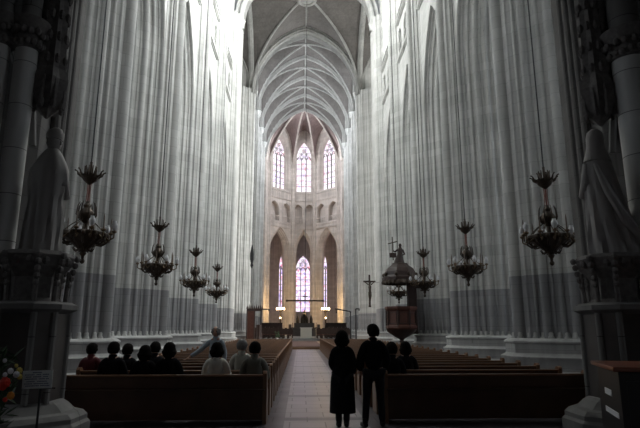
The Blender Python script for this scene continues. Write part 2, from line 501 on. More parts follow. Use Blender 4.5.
def upper_wall(name, M, W, zb, tri, sill, win, zt, gm, m, splay=0.55, ntri=3):
    """triforium, string courses, balustrade and window above an arcade; W half width"""
    b = MB(M)
    wd = 2 * W / ntri
    z0, z1 = tri
    aw = wd * (.33 if ntri > 2 else .36)
    ops = [(-W + wd * (k + .5), aw, z0, z1 - aw * 1.5, aw * 1.4, 0.10) for k in range(ntri)]
    panel(b, -W, W, zb, z1 + .5, ops)
    for uc, aa, zs, zp, ri, off in ops:
        reveal(b, uc, aa, zs, zp, ri, [(off, 0), (off * .6, .04), (off * .5, .14), (0, .2), (0, .92)], sill=True, n=12)
    b.quad((-W, .9, zb), (W, .9, zb), (W, .9, z1 + .5), (-W, .9, z1 + .5))
    a, zs, zp, ri = win
    panel(b, -W, W, z1 + .5, zt, [(0, a, zs, zp, ri, splay)])
    reveal(b, 0, a, zs, zp, ri, [(splay, 0), (splay - .06, .03), (splay - .1, .12), (splay * .62, .16), (splay * .56, .22), (splay * .56, .30), (splay * .25, .38), (splay * .15, .5), (0, .55), (0, .85)])
    for z, d in ((zb + .05, .16), (z0 - .35, .14), (z1 + .55, .18)):
        b.box(-W, W, -d, .02, z, z + .10); b.box(-W, W, -d * .55, .02, z - .1, z)
    # blind balustrade under the window sill and the low rail in the triforium
    zz0, zz1 = z1 + .65, sill
    b.box(-W, W, -.12, .0, zz1 - .12, zz1)
    k = 0; nb = int(2 * W / .45)
    for k in range(nb):
        u = -W + (k + .5) * 2 * W / nb
        b.tube([(u - .18, -.05, zz0), (u - .18, -.05, zz1 - .3), (u, -.05, zz1 - .12), (u + .18, -.05, zz1 - .3)], .035, 5)
        b.box(u - .03, u + .03, .05, .11, z0, z0 + .8)
    b.box(-W, W, .03, .13, z0 + .8, z0 + .9)
    o = struct(b.build(name, m, None))
    window(M, a, zs, zp, ri, .72, gm)
    return o

def arcade(name, M, W, a, zp, rise, zt, prof, m, zlow=None):
    b = MB(M); off = prof[0][0]
    zs = zp if zlow is None else zlow
    panel(b, -W, W, zs, zt, [(0, a, zs, zp, rise, off)])
    panel(b, -W, W, zs, zt, [(0, a, zs, zp, rise, off)], prof[-1][1])
    reveal(b, 0, a, zs, zp, rise, prof, sill=False, n=12)
    if zlow is not None: pass
    return struct(b.build(name, m, None))

def vault(x0, x1, y0, y1, zs, zc, m, n=14, rib=True, tr0=True, ribm=None):
    a = (x1 - x0) / 2; bb = (y1 - y0) / 2; r = zc - zs; xc = (x0 + x1) / 2; yc = (y0 + y1) / 2
    def Z(x, y): return zs + max(arc_h(x - xc, a, r), arc_h(y - yc, bb, r * .97))
    b = MB(); vs = []; fs = []
    xs = [xc - a * math.cos(PI * i / (2 * n)) for i in range(2 * n + 1)]; ys = [yc - bb * math.cos(PI * i / (2 * n)) for i in range(2 * n + 1)]
    for y in ys:
        for x in xs: vs.append((x, y, Z(x, y)))
    k = 2 * n + 1
    for j in range(2 * n):
        for i in range(2 * n): fs.append((j * k + i, j * k + i + 1, (j + 1) * k + i + 1, (j + 1) * k + i))
    b.add(vs, fs)
    o = struct(b.build('ceiling', m, None, smooth=True))
    if rib:
        b = MB()
        for s in (-1, 1):
            b.tube([(xc + a * math.cos(PI * i / 28) , yc + s * bb * math.cos(PI * i / 28), Z(xc + a * math.cos(PI * i / 28), yc + s * bb * math.cos(PI * i / 28)) - .05) for i in range(29)], .15, 8)
        yy = [y0, y1] if tr0 == 'both' else [y0]
        for y in yy:
            for rad, dy in ((.30, 0), (.12, .34), (.12, -.34)):
                b.tube([(xc + (a - .02) * math.cos(PI * i / 28), y + dy, zs + arc_h((a - .02) * math.cos(PI * i / 28), a, r) - (.12 if dy == 0 else 0.03)) for i in range(29)], rad, 8)
        b.tube([(xc, y0, zc - .05), (xc, y1, zc - .05)], .10, 6)
        for s in (-1, 1):
            b.tube([(xc + s * (a + .12), yc + bb * math.cos(PI * i / 20), zs + arc_h(bb * math.cos(PI * i / 20), bb, r * .97) - .03) for i in range(21)], .30, 8)
        b.lathe([(.05, -.35), (.3, -.25), (.34, -.1), (.2, .05)], (xc, yc, zc), 12, 6, .08)
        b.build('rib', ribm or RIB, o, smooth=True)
    return o

# ============================================================ STRUCTURE
b = MB(); b.quad((-30, -8, 0), (30, -8, 0), (30, 115, 0), (-30, 115, 0))
struct(b.build('floor', FLOOR))

G_NAVE = {sg: [glass('clerestory_glass_%d' % i, g, 0.0, (0.95, 0.98, 0.97)) for i, g in enumerate(GLOW_NAVE[sg])] for sg in (1, -1)}
G_TR = {sg: glass('transept_glass', GLOW_TRANSEPT * k, 0.0, (0.97, 0.98, 0.95)) for sg, k in ((1, SUN_SIDE), (-1, SHADE_SIDE))}
G_CH = glass('choir_glass', GLOW_CHOIR, 0.0, (0.90, 0.94, 1.0))
G_AP = glass('apse_stained_glass', GLOW_APSE, 0.6, (1.0, 0.93, 1.0))
G_AMB = glass('chapel_stained_glass', 1.1, 1.0, (0.92, 0.80, 1.0))
G_AI = glass('aisle_glass', GLOW_AISLE, 0.0, (0.86, 0.93, 1.0))
G_FILL = glass('west_fill_glass', GLOW_WEST_FILL, 0.0, (0.95, 0.97, 1.0))
G_W = glass('west_glass', GLOW_WEST, 0.0, (0.84, 0.91, 1.0))

NP = [9.7, 16.5, 23.3, 30.1, 36.9]
CROSS_W, CROSS_E = 45.4, 60.7
SP, TOP = 30.0, 38.2
ords = ['nearest', 'second', 'third', 'fourth', 'fifth']
sides = ((1, 'on the pulpit side'), (-1, 'across from the pulpit'))
for s, sd in sides:
    rz = 0 if s > 0 else PI
    lab = ['tall moulded pale stone pier hidden behind the statue ' + sd, 'tall moulded stone pier just beyond the statue pedestal ' + sd,
           'second clustered stone pier past the statue ' + sd, 'third clustered stone pier past the statue ' + sd, 'fourth clustered stone pier past the statue ' + sd]
    if s > 0: lab[3] = 'clustered pale stone pier that carries the carved wooden pulpit'
    for k, y in enumerate(NP):
        make_pier((s * PIERX, y, 0), rz, lab[k], 'clustered nave piers')
    make_pier((s * PIERX, CROSS_W, 0), rz, 'large bright crossing pier at the end of the pews ' + sd, 'crossing piers', extra=1.0)
    make_pier((s * PIERX, CROSS_E, 0), rz, 'large shaded crossing pier beside the altar platform ' + sd, 'crossing piers', extra=0.2)

def frame_for(s, y):
    # local +y points away from the nave
    return place(s * 6.8, y, -PI / 2 if s > 0 else PI / 2)
nave_bays = [(-3.6, 9.7 - 6.8 * 1.0, 0)]
B = [(2.9, 9.7), (9.7, 16.5), (16.5, 23.3), (23.3, 30.1), (30.1, 36.9), (36.9, CROSS_W - 1.0)]
for s in (1, -1):
    wn = 'wall_right' if s > 0 else 'wall_left'
    for k, (y0, y1) in enumerate(B):
        W = (y1 - y0) / 2; M = frame_for(s, (y0 + y1) / 2)
        if k: arcade(wn, M, W, W - 1.55, 13.8, 4.8, 21.0, ORDER, STONE)
        gm = G_NAVE[s][max(0, k - 1)]
        upper_wall(wn, M, W, 21.0, (21.6, 23.6), 24.9, (1.75, 25.2, 30.6, 3.4), TOP + .5, gm, STONE)
    # outer aisle wall with a window in each bay
    for k, (y0, y1) in enumerate(B):
        W = (y1 - y0) / 2; M = place(s * 14.0, (y0 + y1) / 2, -PI / 2 if s > 0 else PI / 2)
        b = MB(M)
        panel(b, -W, W, 0, 21.5, [(0, 1.5, 5.0, 13.5, 2.8, .5)])
        reveal(b, 0, 1.5, 5.0, 13.5, 2.8, [(.5, 0), (.4, .1), (.3, .15), (.2, .4), (0, .5), (0, .8)])
        for u in (-W, W): b.lathe([(.38, 0), (.38, 1.2), (.28, 1.3), (.28, 21.5)], (u, 0, 0), 12, 4, .06)
        struct(b.build(wn, STONE, None))
        window(M, 1.5, 5.0, 13.5, 2.8, .62, G_AI)
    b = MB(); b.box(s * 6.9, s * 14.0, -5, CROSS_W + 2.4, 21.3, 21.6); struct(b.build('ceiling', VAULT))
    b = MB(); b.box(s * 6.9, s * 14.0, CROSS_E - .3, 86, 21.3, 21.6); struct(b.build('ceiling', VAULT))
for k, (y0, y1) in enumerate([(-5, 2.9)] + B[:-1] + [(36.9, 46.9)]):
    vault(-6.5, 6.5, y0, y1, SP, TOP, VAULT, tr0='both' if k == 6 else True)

# west end behind the visitor: wall, added low fill-light opening, organ gallery overhead
b = MB(place(0, -5, PI)); b.M = place(0, -5, 0) @ Matrix.Rotation(PI, 4, 'Z')
panel(b, -14, 14, 0, 9, [(0, 1.8, 2.2, 5.2, 2.2, .3)]); panel(b, -14, 14, 9, 39, [(0, 3.2, 15, 24, 6, .6)])
reveal(b, 0, 1.8, 2.2, 5.2, 2.2, [(.3, 0), (0, .3), (0, .8)])
reveal(b, 0, 3.2, 15, 24, 6, [(.6, 0), (.4, .2), (0, .4), (0, .8)])
struct(b.build('wall_back', TRIB, None))
window(b.M, 3.2, 15, 24, 6, .7, G_W)
window(b.M, 1.8, 2.2, 5.2, 2.2, .6, G_FILL)  # unseen glowing pane, added to light the foreground columns from behind the viewer
b = MB(); b.box(-14, 14, -5, 10.2, 9.0, 9.6)
for x in (-4.2, -2.1, 0, 2.1, 4.2): b.tube([(x, -5, 8.95), (x, 10.2, 8.95)], .16, 8)
struct(b.build('ceiling', TRIB))
b = MB()
for s in (-1, 1): b.box(s * 13.8, s * 14.2, -5, 3, 0, 39)
for s in (-1, 1): b.box(s * 6.8, s * 6.9, -5, 2.9, 9.6, 39)
struct(b.build('wall_front', TRIB))

# crossing and transepts
CARCH = [(1.0, 0), (.96, -.05), (.90, -.22), (.80, -.30), (.70, -.26), (.62, -.12), (.56, -.05), (.50, -.12), (.38, -.22), (.26, -.18), (.20, -.05), (.12, .02), (0, .08), (0, 1.1)]
CARCH = CARCH + [(o, 1.2 - y) for o, y in reversed(CARCH)]
for y in (45.7, 60.1):
    b = MB(place(0, y, 0))
    panel(b, -7.3, 7.3, SP - .5, TOP + 1.2, [(0, 6.1, SP - .5, SP, 7.55, 1.0)])
    reveal(b, 0, 6.1, SP - .5, SP, 7.55, CARCH, sill=False, n=12)
    struct(b.build('ceiling', STONE if y < 50 else RIB, None, smooth=True))
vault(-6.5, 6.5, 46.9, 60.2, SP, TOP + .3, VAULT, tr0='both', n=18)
b = MB()
b.lathe([(1.15, -.45), (.95, -.62), (.72, -.55), (.66, -.3), (.66, -.02)], (0, 53.9, TOP + .3), 28)
o = struct(b.build('trim_1', RIB, None, smooth=True))
b = MB(); b.lathe([(.66, 0), (.02, .01)], (0, 53.9, TOP - .05), 28)
b.build('oculus', IRON, o)
for s in (1, -1):
    wn = 'wall_right' if s > 0 else 'wall_left'
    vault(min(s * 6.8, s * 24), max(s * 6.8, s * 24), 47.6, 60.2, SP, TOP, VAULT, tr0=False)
    b = MB()
    for y in (47.6, 60.2):
        b.quad((s * 14, y, 0), (s * 24, y, 0), (s * 24, y, TOP), (s * 14, y, TOP))
        b.quad((s * 6.8, y, 20), (s * 14, y, 20), (s * 14, y, TOP), (s * 6.8, y, TOP))
    struct(b.build(wn, STONE))
    M = place(s * 24, 53.9, -PI / 2 if s > 0 else PI / 2)
    b = MB(M)
    panel(b, -6.3, 6.3, 0, TOP + .3, [(0, 3.6, 7, 20, 6, .8)])
    reveal(b, 0, 3.6, 7, 20, 6, [(.8, 0), (.6, .15), (.5, .3), (.2, .4), (0, .6), (0, 1.0)])
    struct(b.build(wn, STONE, None))
    window(M, 3.6, 7, 20, 6, .9, G_TR[s], lights=3)

# choir: four bays then the apse
CB = [60.7 + 6.1 * k for k in range(5)]
CB[-1] = 84.8
for s in (1, -1):
    wn = 'wall_right' if s > 0 else 'wall_left'
    for k in range(4):
        y0, y1 = CB[k], CB[k + 1]; W = (y1 - y0) / 2; M = frame_for(s, (y0 + y1) / 2)
        arcade(wn, M, W, W - 1.55, 13.4, 3.8, 18.7, ORDER, STONE)
        upper_wall(wn, M, W, 18.7, (19.6, 23.0), 24.9, (1.5, 25.1, 31.4, 3.6), TOP + .3, G_CH, STONE, ntri=2)
        b = MB(); b.M = place(s * 14.0, (y0 + y1) / 2, -PI / 2 if s > 0 else PI / 2)
        panel(b, -W, W, 0, 21.5, [(0, 1.4, 5.0, 12.5, 2.6, .5)])
        reveal(b, 0, 1.4, 5.0, 12.5, 2.6, [(.5, 0), (.2, .4), (0, .5), (0, .8)])
        struct(b.build(wn, STONE, None))
        window(b.M, 1.4, 5.0, 12.5, 2.6, .62, G_AI)
    for k in (1, 2, 3):
        make_pier((s * PIERX, CB[k], 0), 0 if s > 0 else PI, 'clustered stone pier along the choir behind the altar platform', 'choir piers')
for k in range(4):
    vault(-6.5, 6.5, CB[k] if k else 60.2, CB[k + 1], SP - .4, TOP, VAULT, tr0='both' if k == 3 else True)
# wall between the choir roof and the side walls where they meet the narrower apse
AP = [(-6.3, 84.8), (-5.95, 86.9), (-1.98, 91.0), (1.98, 91.0), (5.95, 86.9), (6.3, 84.8)]
APW = [(AP[1], AP[2]), (AP[2], AP[3]), (AP[3], AP[4])]
SPL = [(.75, 0), (.66, .05), (.60, .16), (.45, .18), (.38, .26), (.38, .36), (.2, .44), (.12, .6), (0, .66), (0, 1.1), (.3, 1.4)]
for k, (p, q) in enumerate([(AP[0], AP[1])] + APW + [(AP[4], AP[5])]):
    d = Vector((q[0] - p[0], q[1] - p[1], 0)); W = d.length / 2; ang = math.atan2(d.y, d.x)
    M = place((p[0] + q[0]) / 2, (p[1] + q[1]) / 2, ang)
    if k in (0, 4):
        b = MB(M); b.box(-W, W, 0, .6, 0, TOP); struct(b.build('wall_back', WARM)); continue
    a = 1.28 if k == 2 else 1.45
    prof = SPL if k == 2 else [(o * .9, y) for o, y in SPL]
    arcade('wall_back', M, W, 1.22 if k == 2 else 1.75, 14.2, 3.5, 18.5, [(o * (.62 if k == 2 else .95), y) for o, y in SPL], WARM, zlow=0.0)
    # plain band between the opening legs
    upper_wall('wall_back', M, W, 18.4, (19.5, 22.9), 24.9, (a, 25.2, 31.6, 3.0), TOP, G_AP, WARM, splay=.5, ntri=2)
b = MB()
for x, y in AP[1:5]:
    for dx, dy, r in ((0, 0, .26), (-.3, -.06, .13), (.3, -.06, .13)):
        b.lathe([(r * 1.7, 0), (r * 1.7, 1.0), (r, 1.2), (r, 29.2), (r * 1.4, 29.6), (r * 1.6, 30.0)], (x + dx, y - .12 + dy, 0), 12)
struct(b.build('trim_2', WARM, None, smooth=True))
# apse vault: severies from three windows to one key stone
key = Vector((0, 84.8, TOP))
b = MB(); rb = MB()
def apse_pt(p, q, s_, t):
    hs = arc_h(s_, 1.0001, 1.0) * 6.6; hr = 8.2 * math.sin(t * PI / 2) ** 0.9
    base = Vector((p[0], p[1], 0)).lerp(Vector((q[0], q[1], 0)), (s_ + 1) / 2)
    xy = base.lerp(Vector((key.x, key.y, 0)), t)
    return (xy.x, xy.y, 30 + max(hr, hs * (1 - t) + 8.2 * t * .97))
for p, q in [(AP[0], AP[1])] + APW + [(AP[4], AP[5])]:
    n = 12; vs = [apse_pt(p, q, -1 + 2 * i / n, j / n) for j in range(n + 1) for i in range(n + 1)]
    b.add(vs, [(j * (n + 1) + i, j * (n + 1) + i + 1, (j + 1) * (n + 1) + i + 1, (j + 1) * (n + 1) + i) for j in range(n) for i in range(n)])
    rb.tube([Vector(apse_pt(p, q, -1 + i / 10, 0)) + Vector((0, -.1, 0)) for i in range(21)], .12, 6)
for p in AP[1:5]:
    rb.tube([Vector(apse_pt(p, p, -1, j / 16)) + Vector((0, -.05, -.08)) for j in range(17)], .15, 8)
o = struct(b.build('ceiling', VAULTW, None, smooth=True))
rb.build('rib', WARM, o, smooth=True)
b = MB()
# diaphragm over the narrower apse arch
pts = outline(6.0, 29, 30, 7.9, 0, 12)
b.M = place(0, 84.75, 0)
panel(b, -6.9, 6.9, 29, 39, [(0, 6.0, 29, 30, 7.9, .25)])
reveal(b, 0, 6.0, 29, 30, 7.9, [(.25, 0), (.2, -.1), (.08, -.12), (0, 0), (0, .4)], sill=False, n=12)
struct(b.build('wall_back', WARM, None))
# ambulatory and chapels beyond the arcade
AM = [(-14, 84.6), (-11, 93), (-5.9, 97.2), (-2.3, 100), (2.3, 100), (5.9, 97.2), (11, 93), (14, 84.6)]
for p, q in zip(AM, AM[1:]):
    d = Vector((q[0] - p[0], q[1] - p[1], 0)); W = d.length / 2
    M = place((p[0] + q[0]) / 2, (p[1] + q[1]) / 2, math.atan2(d.y, d.x))
    b = MB(M); side = 1.0 < abs((p[0] + q[0]) / 2) < 6; a = .45 if side else 1.3; uo = (.35 if p[0] < 0 else -.35) if side else 0
    panel(b, -W, W, 0, 19.2, [(uo, a, 4.6, 12.6, 2.4, .4)])
    reveal(b, uo, a, 4.6, 12.6, 2.4, [(.4, 0), (.3, .15), (.1, .3), (0, .4), (0, .8)])
    struct(b.build('wall_back', WARM, None))
    window(M, a, 4.6, 12.6, 2.4, .6, G_AMB, lights=2 if side else 3, uc=uo)
b = MB()
for k, (i0, i1) in enumerate(((0, 1), (2, 3), (3, 4), (4, 5), (6, 7))):
    (xa, ya), (xb, yb), (xc, yc), (xd, yd) = AP[k], AP[k + 1], AM[i1], AM[i0]
    sh = .75
    b.quad((xa * 1.1, ya + sh, 19.0), (xb * 1.1, yb + sh, 19.0), (xc, yc, 19.0), (xd, yd, 19.0))
for q in (-1, 1): b.add([(q * 6.5, 87.6, 19.0), (q * 11, 93, 19.0), (q * 5.9, 97.2, 19.0)], [(0, 1, 2)])
struct(b.build('ceiling', VAULTW))

# ============================================================ ORGAN GALLERY PIERS (either side of the viewer)
def foliage_band(b, cx, cy_, r, z, n=18, s=.09):
    for k in range(n):
        a = 2 * PI * k / n
        for dz, rr in ((0, 0), (.16, .05), (.32, .0)):
            jx = random.uniform(-.02, .02)
            b.ball((cx + (r + rr + jx) * math.cos(a + dz), cy_ + (r + rr) * math.sin(a + dz), z + dz + random.uniform(-.03, .03)), (s, s, s * 1.2), 7, 5)
for s, sd in sides:
    t = empty('organ_gallery_pier', (s * 5.3, 8.6, 0), 0 if s > 0 else PI, 'dark stone pier with round shafts and leafy capitals behind the statue ' + sd, 'pillar', 'organ gallery piers', 'structure')
    f = -1            # local -x faces the nave for both (the other side is turned round)
    fy = 1 if s > 0 else -1
    b = MB()
    b.prism([(-.32, .25 * fy), (-.15, 1.9 * fy), (2.0, 1.9 * fy), (2.0, -.2 * fy), (-.1, -.1 * fy)], .0, 9.0)
    for x, y, r in ((-.16, .75, .10), (-.06, 1.1, .13), (-.0, 1.5, .1)): b.lathe([(r, 0), (r, 9)], (x - .15, y * fy, 0), 12)
    b.build('core', CORE, t)
    for x, y, r in (((-.27, -.62, .26), (.33, -.80, .28)) if s > 0 else ((-.40, -.60, .165), (-.02, -.72, .165), (.40, -.8, .2))):
        b = MB(); b.lathe([(r + .14, 0), (r + .14, .5), (r + .06, .62), (r + .08, .7), (r, .8), (r, 6.0)], (x, y * fy, 0), 24)
        b.build('column', COLM, t, smooth=True)
        b = MB(); b.lathe([(r, 6.0), (r + .05, 6.03), (r + .02, 6.1), (r + .05, 6.25), (r + .12, 6.42), (r + .14, 6.5), (r + .02, 6.54)], (x, y * fy, 0), 24)
        foliage_band(b, x, y * fy, r + .05, 6.08, 16, .055)
        b.build('capital', CARVED, t, smooth=True)
        b = MB(); b.lathe([(r * .9, 6.5), (r * .9, 9.0)], (x, y * fy, 0), 20); b.build('upper_shaft', TRIB, t, smooth=True)
    # splayed arch mouldings climbing from the capitals
    b = MB()
    for k in range(4):
        b.tube([(-.35 + .1 * k, (.0 + .12 * k) * fy, 4.6 + .2 * k), (-.30 + .1 * k, (-.15 + .1 * k) * fy, 5.6), (.0 + .1 * k, (-.5 + .1 * k) * fy, 6.6), (.5 + .1 * k, (-.8) * fy, 7.6), (1.4, -1.0 * fy, 8.9)], .06, 6)
    b.build('arch_moulding', TRIB, t, smooth=True)

    # canopy of carved stone hanging above the statue
    t = empty('statue_canopy', (s * 4.60, 8.05, 5.0), 0, 'tall dark carved stone canopy hanging above the statue ' + sd, 'canopy', 'statue canopies')
    b = MB()
    b.lathe([(.02, -.05), (.16, .1), (.24, .3), (.26, .6), (.2, .8), (.17, 1.4), (.14, 2.2), (.12, 3.2), (.10, 4.0)], (0, .2, 0), 12, 6, .12)
    for k in range(8):
        a = PI / 4 * k
        for j in range(9):
            b.ball((.22 * math.cos(a) * (1 - .05 * j), .2 + .22 * math.sin(a) * (1 - .05 * j), .15 + .4 * j), (.05, .05, .09), 6, 5)
        b.lathe([(.03, 0), (.04, .3), (.0, .55)], (.24 * math.cos(a), .2 + .24 * math.sin(a), .1), 6)
    b.box(-.06, .5 * s if s > 0 else .06, .2, .5, .6, 4.0) if s > 0 else b.box(-.5, .06, .2, .5, .6, 4.0)
    b.build('canopy_tracery', CARVED, t)

    # pedestal: spreading steps, dark marble die, ledge, carved console
    t = empty('statue_pedestal', (s * 4.38, 8.05, 0), 0, 'stone pedestal with dark marble panels and carved top under the statue ' + sd, 'pedestal', 'statue pedestals')
    b = MB()
    def octo(r, c=.35): return [(r, -r * c), (r, r * c), (r * c, r), (-r * c, r), (-r, r * c), (-r, -r * c), (-r * c, -r), (r * c, -r)]
    b.stack([[(x, y, z) for x, y in octo(r)] for r, z in ((.86, 0), (.86, .30), (.82, .34), (.82, .40), (.76, .46), (.66, .48), (.56, .58), (.50, .62))])
    b.build('step', TRIB, t)
    b = MB(); b.prism(octo(.44, .55), .6, 1.84); b.build('die', SLAB, t)
    b = MB()
    for a in octo(.44, .55): b.tube([(a[0], a[1], .6), (a[0], a[1], 1.84)], .045, 8)
    b.build('edge_shaft', TRIB, t, smooth=True)
    b = MB(); b.stack([[(x, y, z) for x, y in octo(r, .5)] for r, z in ((.44, 1.82), (.54, 1.88), (.54, 1.95), (.46, 1.99))]); b.build('ledge', TRIB, t)
    b = MB()
    b.stack([[(x, y, z) for x, y in octo(r, .5)] for r, z in ((.36, 1.97), (.30, 2.05), (.30, 2.35), (.40, 2.5), (.46, 2.66), (.42, 2.72))])
    for a in octo(.40, .5):
        b.tube([(a[0] * .95, a[1] * .95, 1.98), (a[0], a[1], 2.45)], .035, 6)
        for j in range(5): b.ball((a[0] * (1 + .05 * j), a[1] * (1 + .05 * j), 2.25 + .1 * j), .05, 6, 5)
    for k in range(14):
        a = 2 * PI * k / 14; b.ball((.44 * math.cos(a), .44 * math.sin(a), 2.58), (.06, .06, .07), 6, 5)
    b.build('console', CARVED, t)
    # statue: draped standing figure, mitre or veil
    lab = 'dark veiled stone statue in a sweeping cloak on the pedestal beside the black counter' if s > 0 else 'dark stone statue of a mitred figure in a cope on the pedestal behind the flowers'
    t = empty('stone_statue', (s * 4.34, 8.05, 2.72), 0, lab, 'statue')
    b = MB(); rings = []
    H = 1.62 if s < 0 else 1.78
    nn = 40
    for j in range(29):
        q = j / 28; z = q * H
        rx = .27 - .06 * q if q < .5 else .24 + .04 * math.sin((q - .5) * 6)
        if s > 0: rx = .40 - .22 * q
        if q > .80: rx = .275 * (1 - (q - .80) / .24) ** .55 if s < 0 else (.40 - .22 * q) * (1 - (q - .8) / .27) ** .5
        ry = rx * .78
        lean = (.16 * (1 - q) ** 1.5) if s > 0 else -.05 * (1 - q)
        ring = []
        for i in range(nn):
            a = 2 * PI * i / nn
            fold = 1 + (.075 * math.sin(9 * a + 4 * q) + .04 * math.sin(17 * a + 7 * q)) * (1 - q) ** .5 * (1 if q < .9 else 0)
            ring.append((lean + rx * fold * math.cos(a), ry * fold * math.sin(a), z))
        rings.append(ring)
    b.stack(rings)
    for k in range(5 if s > 0 else 0):      # diagonal folds of the cloak
        sg = s
        b.tube([(sg * (-.18 + .02 * k), -.24, H * .80 - .05 * k), (sg * (-.08 + .05 * k), -.30, H * .55 - .08 * k), (sg * (.12 + .06 * k), -.30, H * .32 - .07 * k), (sg * (.30 + .04 * k), -.18, H * .14 - .03 * k)], [.03, .05, .05, .03], 8)
    for q in (-1, 1):       # sleeves and forearms brought forward
        b.tube([(q * .17, .02, H * .84), (q * .215, .0, H * .66), (q * .18, .20, H * .57), (q * .06, .28, H * .60)], [.06, .085, .07, .04], 12)
        for fi in range(4): b.tube([(q * .06, .29, H * .60 + .02 * fi), (q * .02, .34, H * .61 + .02 * fi), (-q * .02, .35, H * .615 + .02 * fi)], [.013, .012, .009], 6)
    b.build('robe', STATUE, t, smooth=True)
    b = MB()
    hz = H + .13
    b.ball((0, .02, hz), (.105, .125, .15), 20, 14)
    b.tube([(0, .01, H - .1), (0, .02, hz - .05)], [.09, .07], 12)
    b.ball((0, .15, hz - .01), (.018, .03, .03), 8, 6); b.ball((0, .135, hz - .07), (.035, .015, .01), 8, 6)
    for q in (-1, 1): b.ball((q * .04, .125, hz + .025), (.02, .012, .01), 8, 6); b.ball((q * .105, .02, hz), (.015, .03, .04), 8, 6)
    b.build('head', STATUE, t, smooth=True)
    b = MB()
    if s < 0: b.stack([[(x * .13 * w_, .02 + y * .13 * d_, hz + z) for x, y in [(math.cos(2 * PI * i / 16), math.sin(2 * PI * i / 16)) for i in range(16)]] for z, w_, d_ in ((.04, .9, 1.0), (.08, 1.0, 1.05), (.16, 1.0, .8), (.22, .75, .4), (.25, .35, .15))])
    else: b.stack([[(x * w_, .0 + y * d_, hz + z) for x, y in [(math.cos(2 * PI * i / 20), math.sin(2 * PI * i / 20)) for i in range(20)]] for z, w_, d_ in ((-.38, .22, .17), (-.22, .165, .14), (-.1, .14, .12), (.03, .135, .125), (.12, .11, .11), (.18, .04, .04))])
    b.build('mitre' if s < 0 else 'veil', STATUE, t, smooth=True)

# ============================================================ PLATFORM, ALTAR, CHOIR FURNITURE
b = MB(); b.box(-6.2, 6.2, 42.2, 61.5, 0, .15); b.box(-6.0, 6.0, 42.6, 61.5, .15, .17)
o = b.build('wooden_platform', PARQUET); tag(o, 'broad low wooden platform across the crossing before the altar', 'platform')
b = MB(); b.box(-1.35, 1.35, 42.6, 61.4, .17, .185); o = b.build('carpet', CARPET); tag(o, 'long dark brown red carpet along the middle of the wooden platform', 'carpet')
b = MB(); b.box(-5.9, 5.9, 61.5, 85.0, 0, .28); b.box(-5.6, 5.6, 62.0, 85.0, .28, .44)
o = b.build('altar_platform', TRIB); tag(o, 'raised stone platform with a step under the altar', 'platform')

t = empty('altar', (.27, 66.0, .44), 0, 'square white altar block in the middle of the raised platform', 'altar')
b = MB(); b.box(-.68, .68, -.4, .4, 0, 1.14); b.build('block', ALTAR, t, bevel=.02)
b = MB(); b.box(-.76, .76, -.46, .46, 1.14, 1.24); b.build('altar_top', ALTAR, t, bevel=.02)
b = MB(); b.box(-.55, .55, -.41, -.40, .12, 1.0); b.build('front_panel', ALTAR, t)

# high altar with candlesticks and small statues against the apse
t = empty('high_altar', (0.15, 80.0, .44), 0, 'dark old high altar with carved shelf behind the white altar', 'altar')
b = MB(); b.box(-1.7, 1.7, -.5, .5, 0, 1.1); b.box(-1.9, 1.9, -.6, .6, 1.1, 1.24); b.box(-1.5, 1.5, .0, .45, 1.24, 1.9)
b.box(-2.3, -1.9, -.3, .3, 0, 1.7); b.box(1.9, 2.3, -.3, .3, 0, 1.7)
b.build('altar_table', SLAB, t)
b = MB()
for x in (-1.0, -.35, .35, 1.0):
    b.lathe([(.22, 1.9), (.22, 2.5), (.15, 2.7), (.06, 3.0), (0, 3.3)], (x, .2, 0), 10, 5, .1)
b.build('retable_pinnacle', BRONZE, t, smooth=True)
b = MB(); b.lathe([(.3, 1.9), (.24, 2.2), (.2, 3.0), (.28, 3.1), (.05, 3.7), (0, 3.9)], (0, .1, 0), 12, 6, .1); b.build('tabernacle', BRONZE, t, smooth=True)
cs = None
for x in (-1.75, -1.3, 1.3, 1.75):
    if cs is None:
        cs = empty('altar_candlestick', (x + .15, 79.8, 1.68), 0, 'tall brass candlestick on the dark high altar', 'candlestick', 'candlesticks on the high altar')
        b = MB(); b.lathe([(.12, 0), (.1, .05), (.03, .1), (.03, .6), (.07, .66), (.02, .7)], (0, 0, 0), 12); b.build('stand', BRASS, cs, smooth=True)
        b = MB(); b.lathe([(.025, .7), (.025, 1.1), (.0, 1.13)], (0, 0, 0), 10); b.build('candle', ALTAR, cs)
    else: dup(cs, (x + .15, 79.8, 1.68))

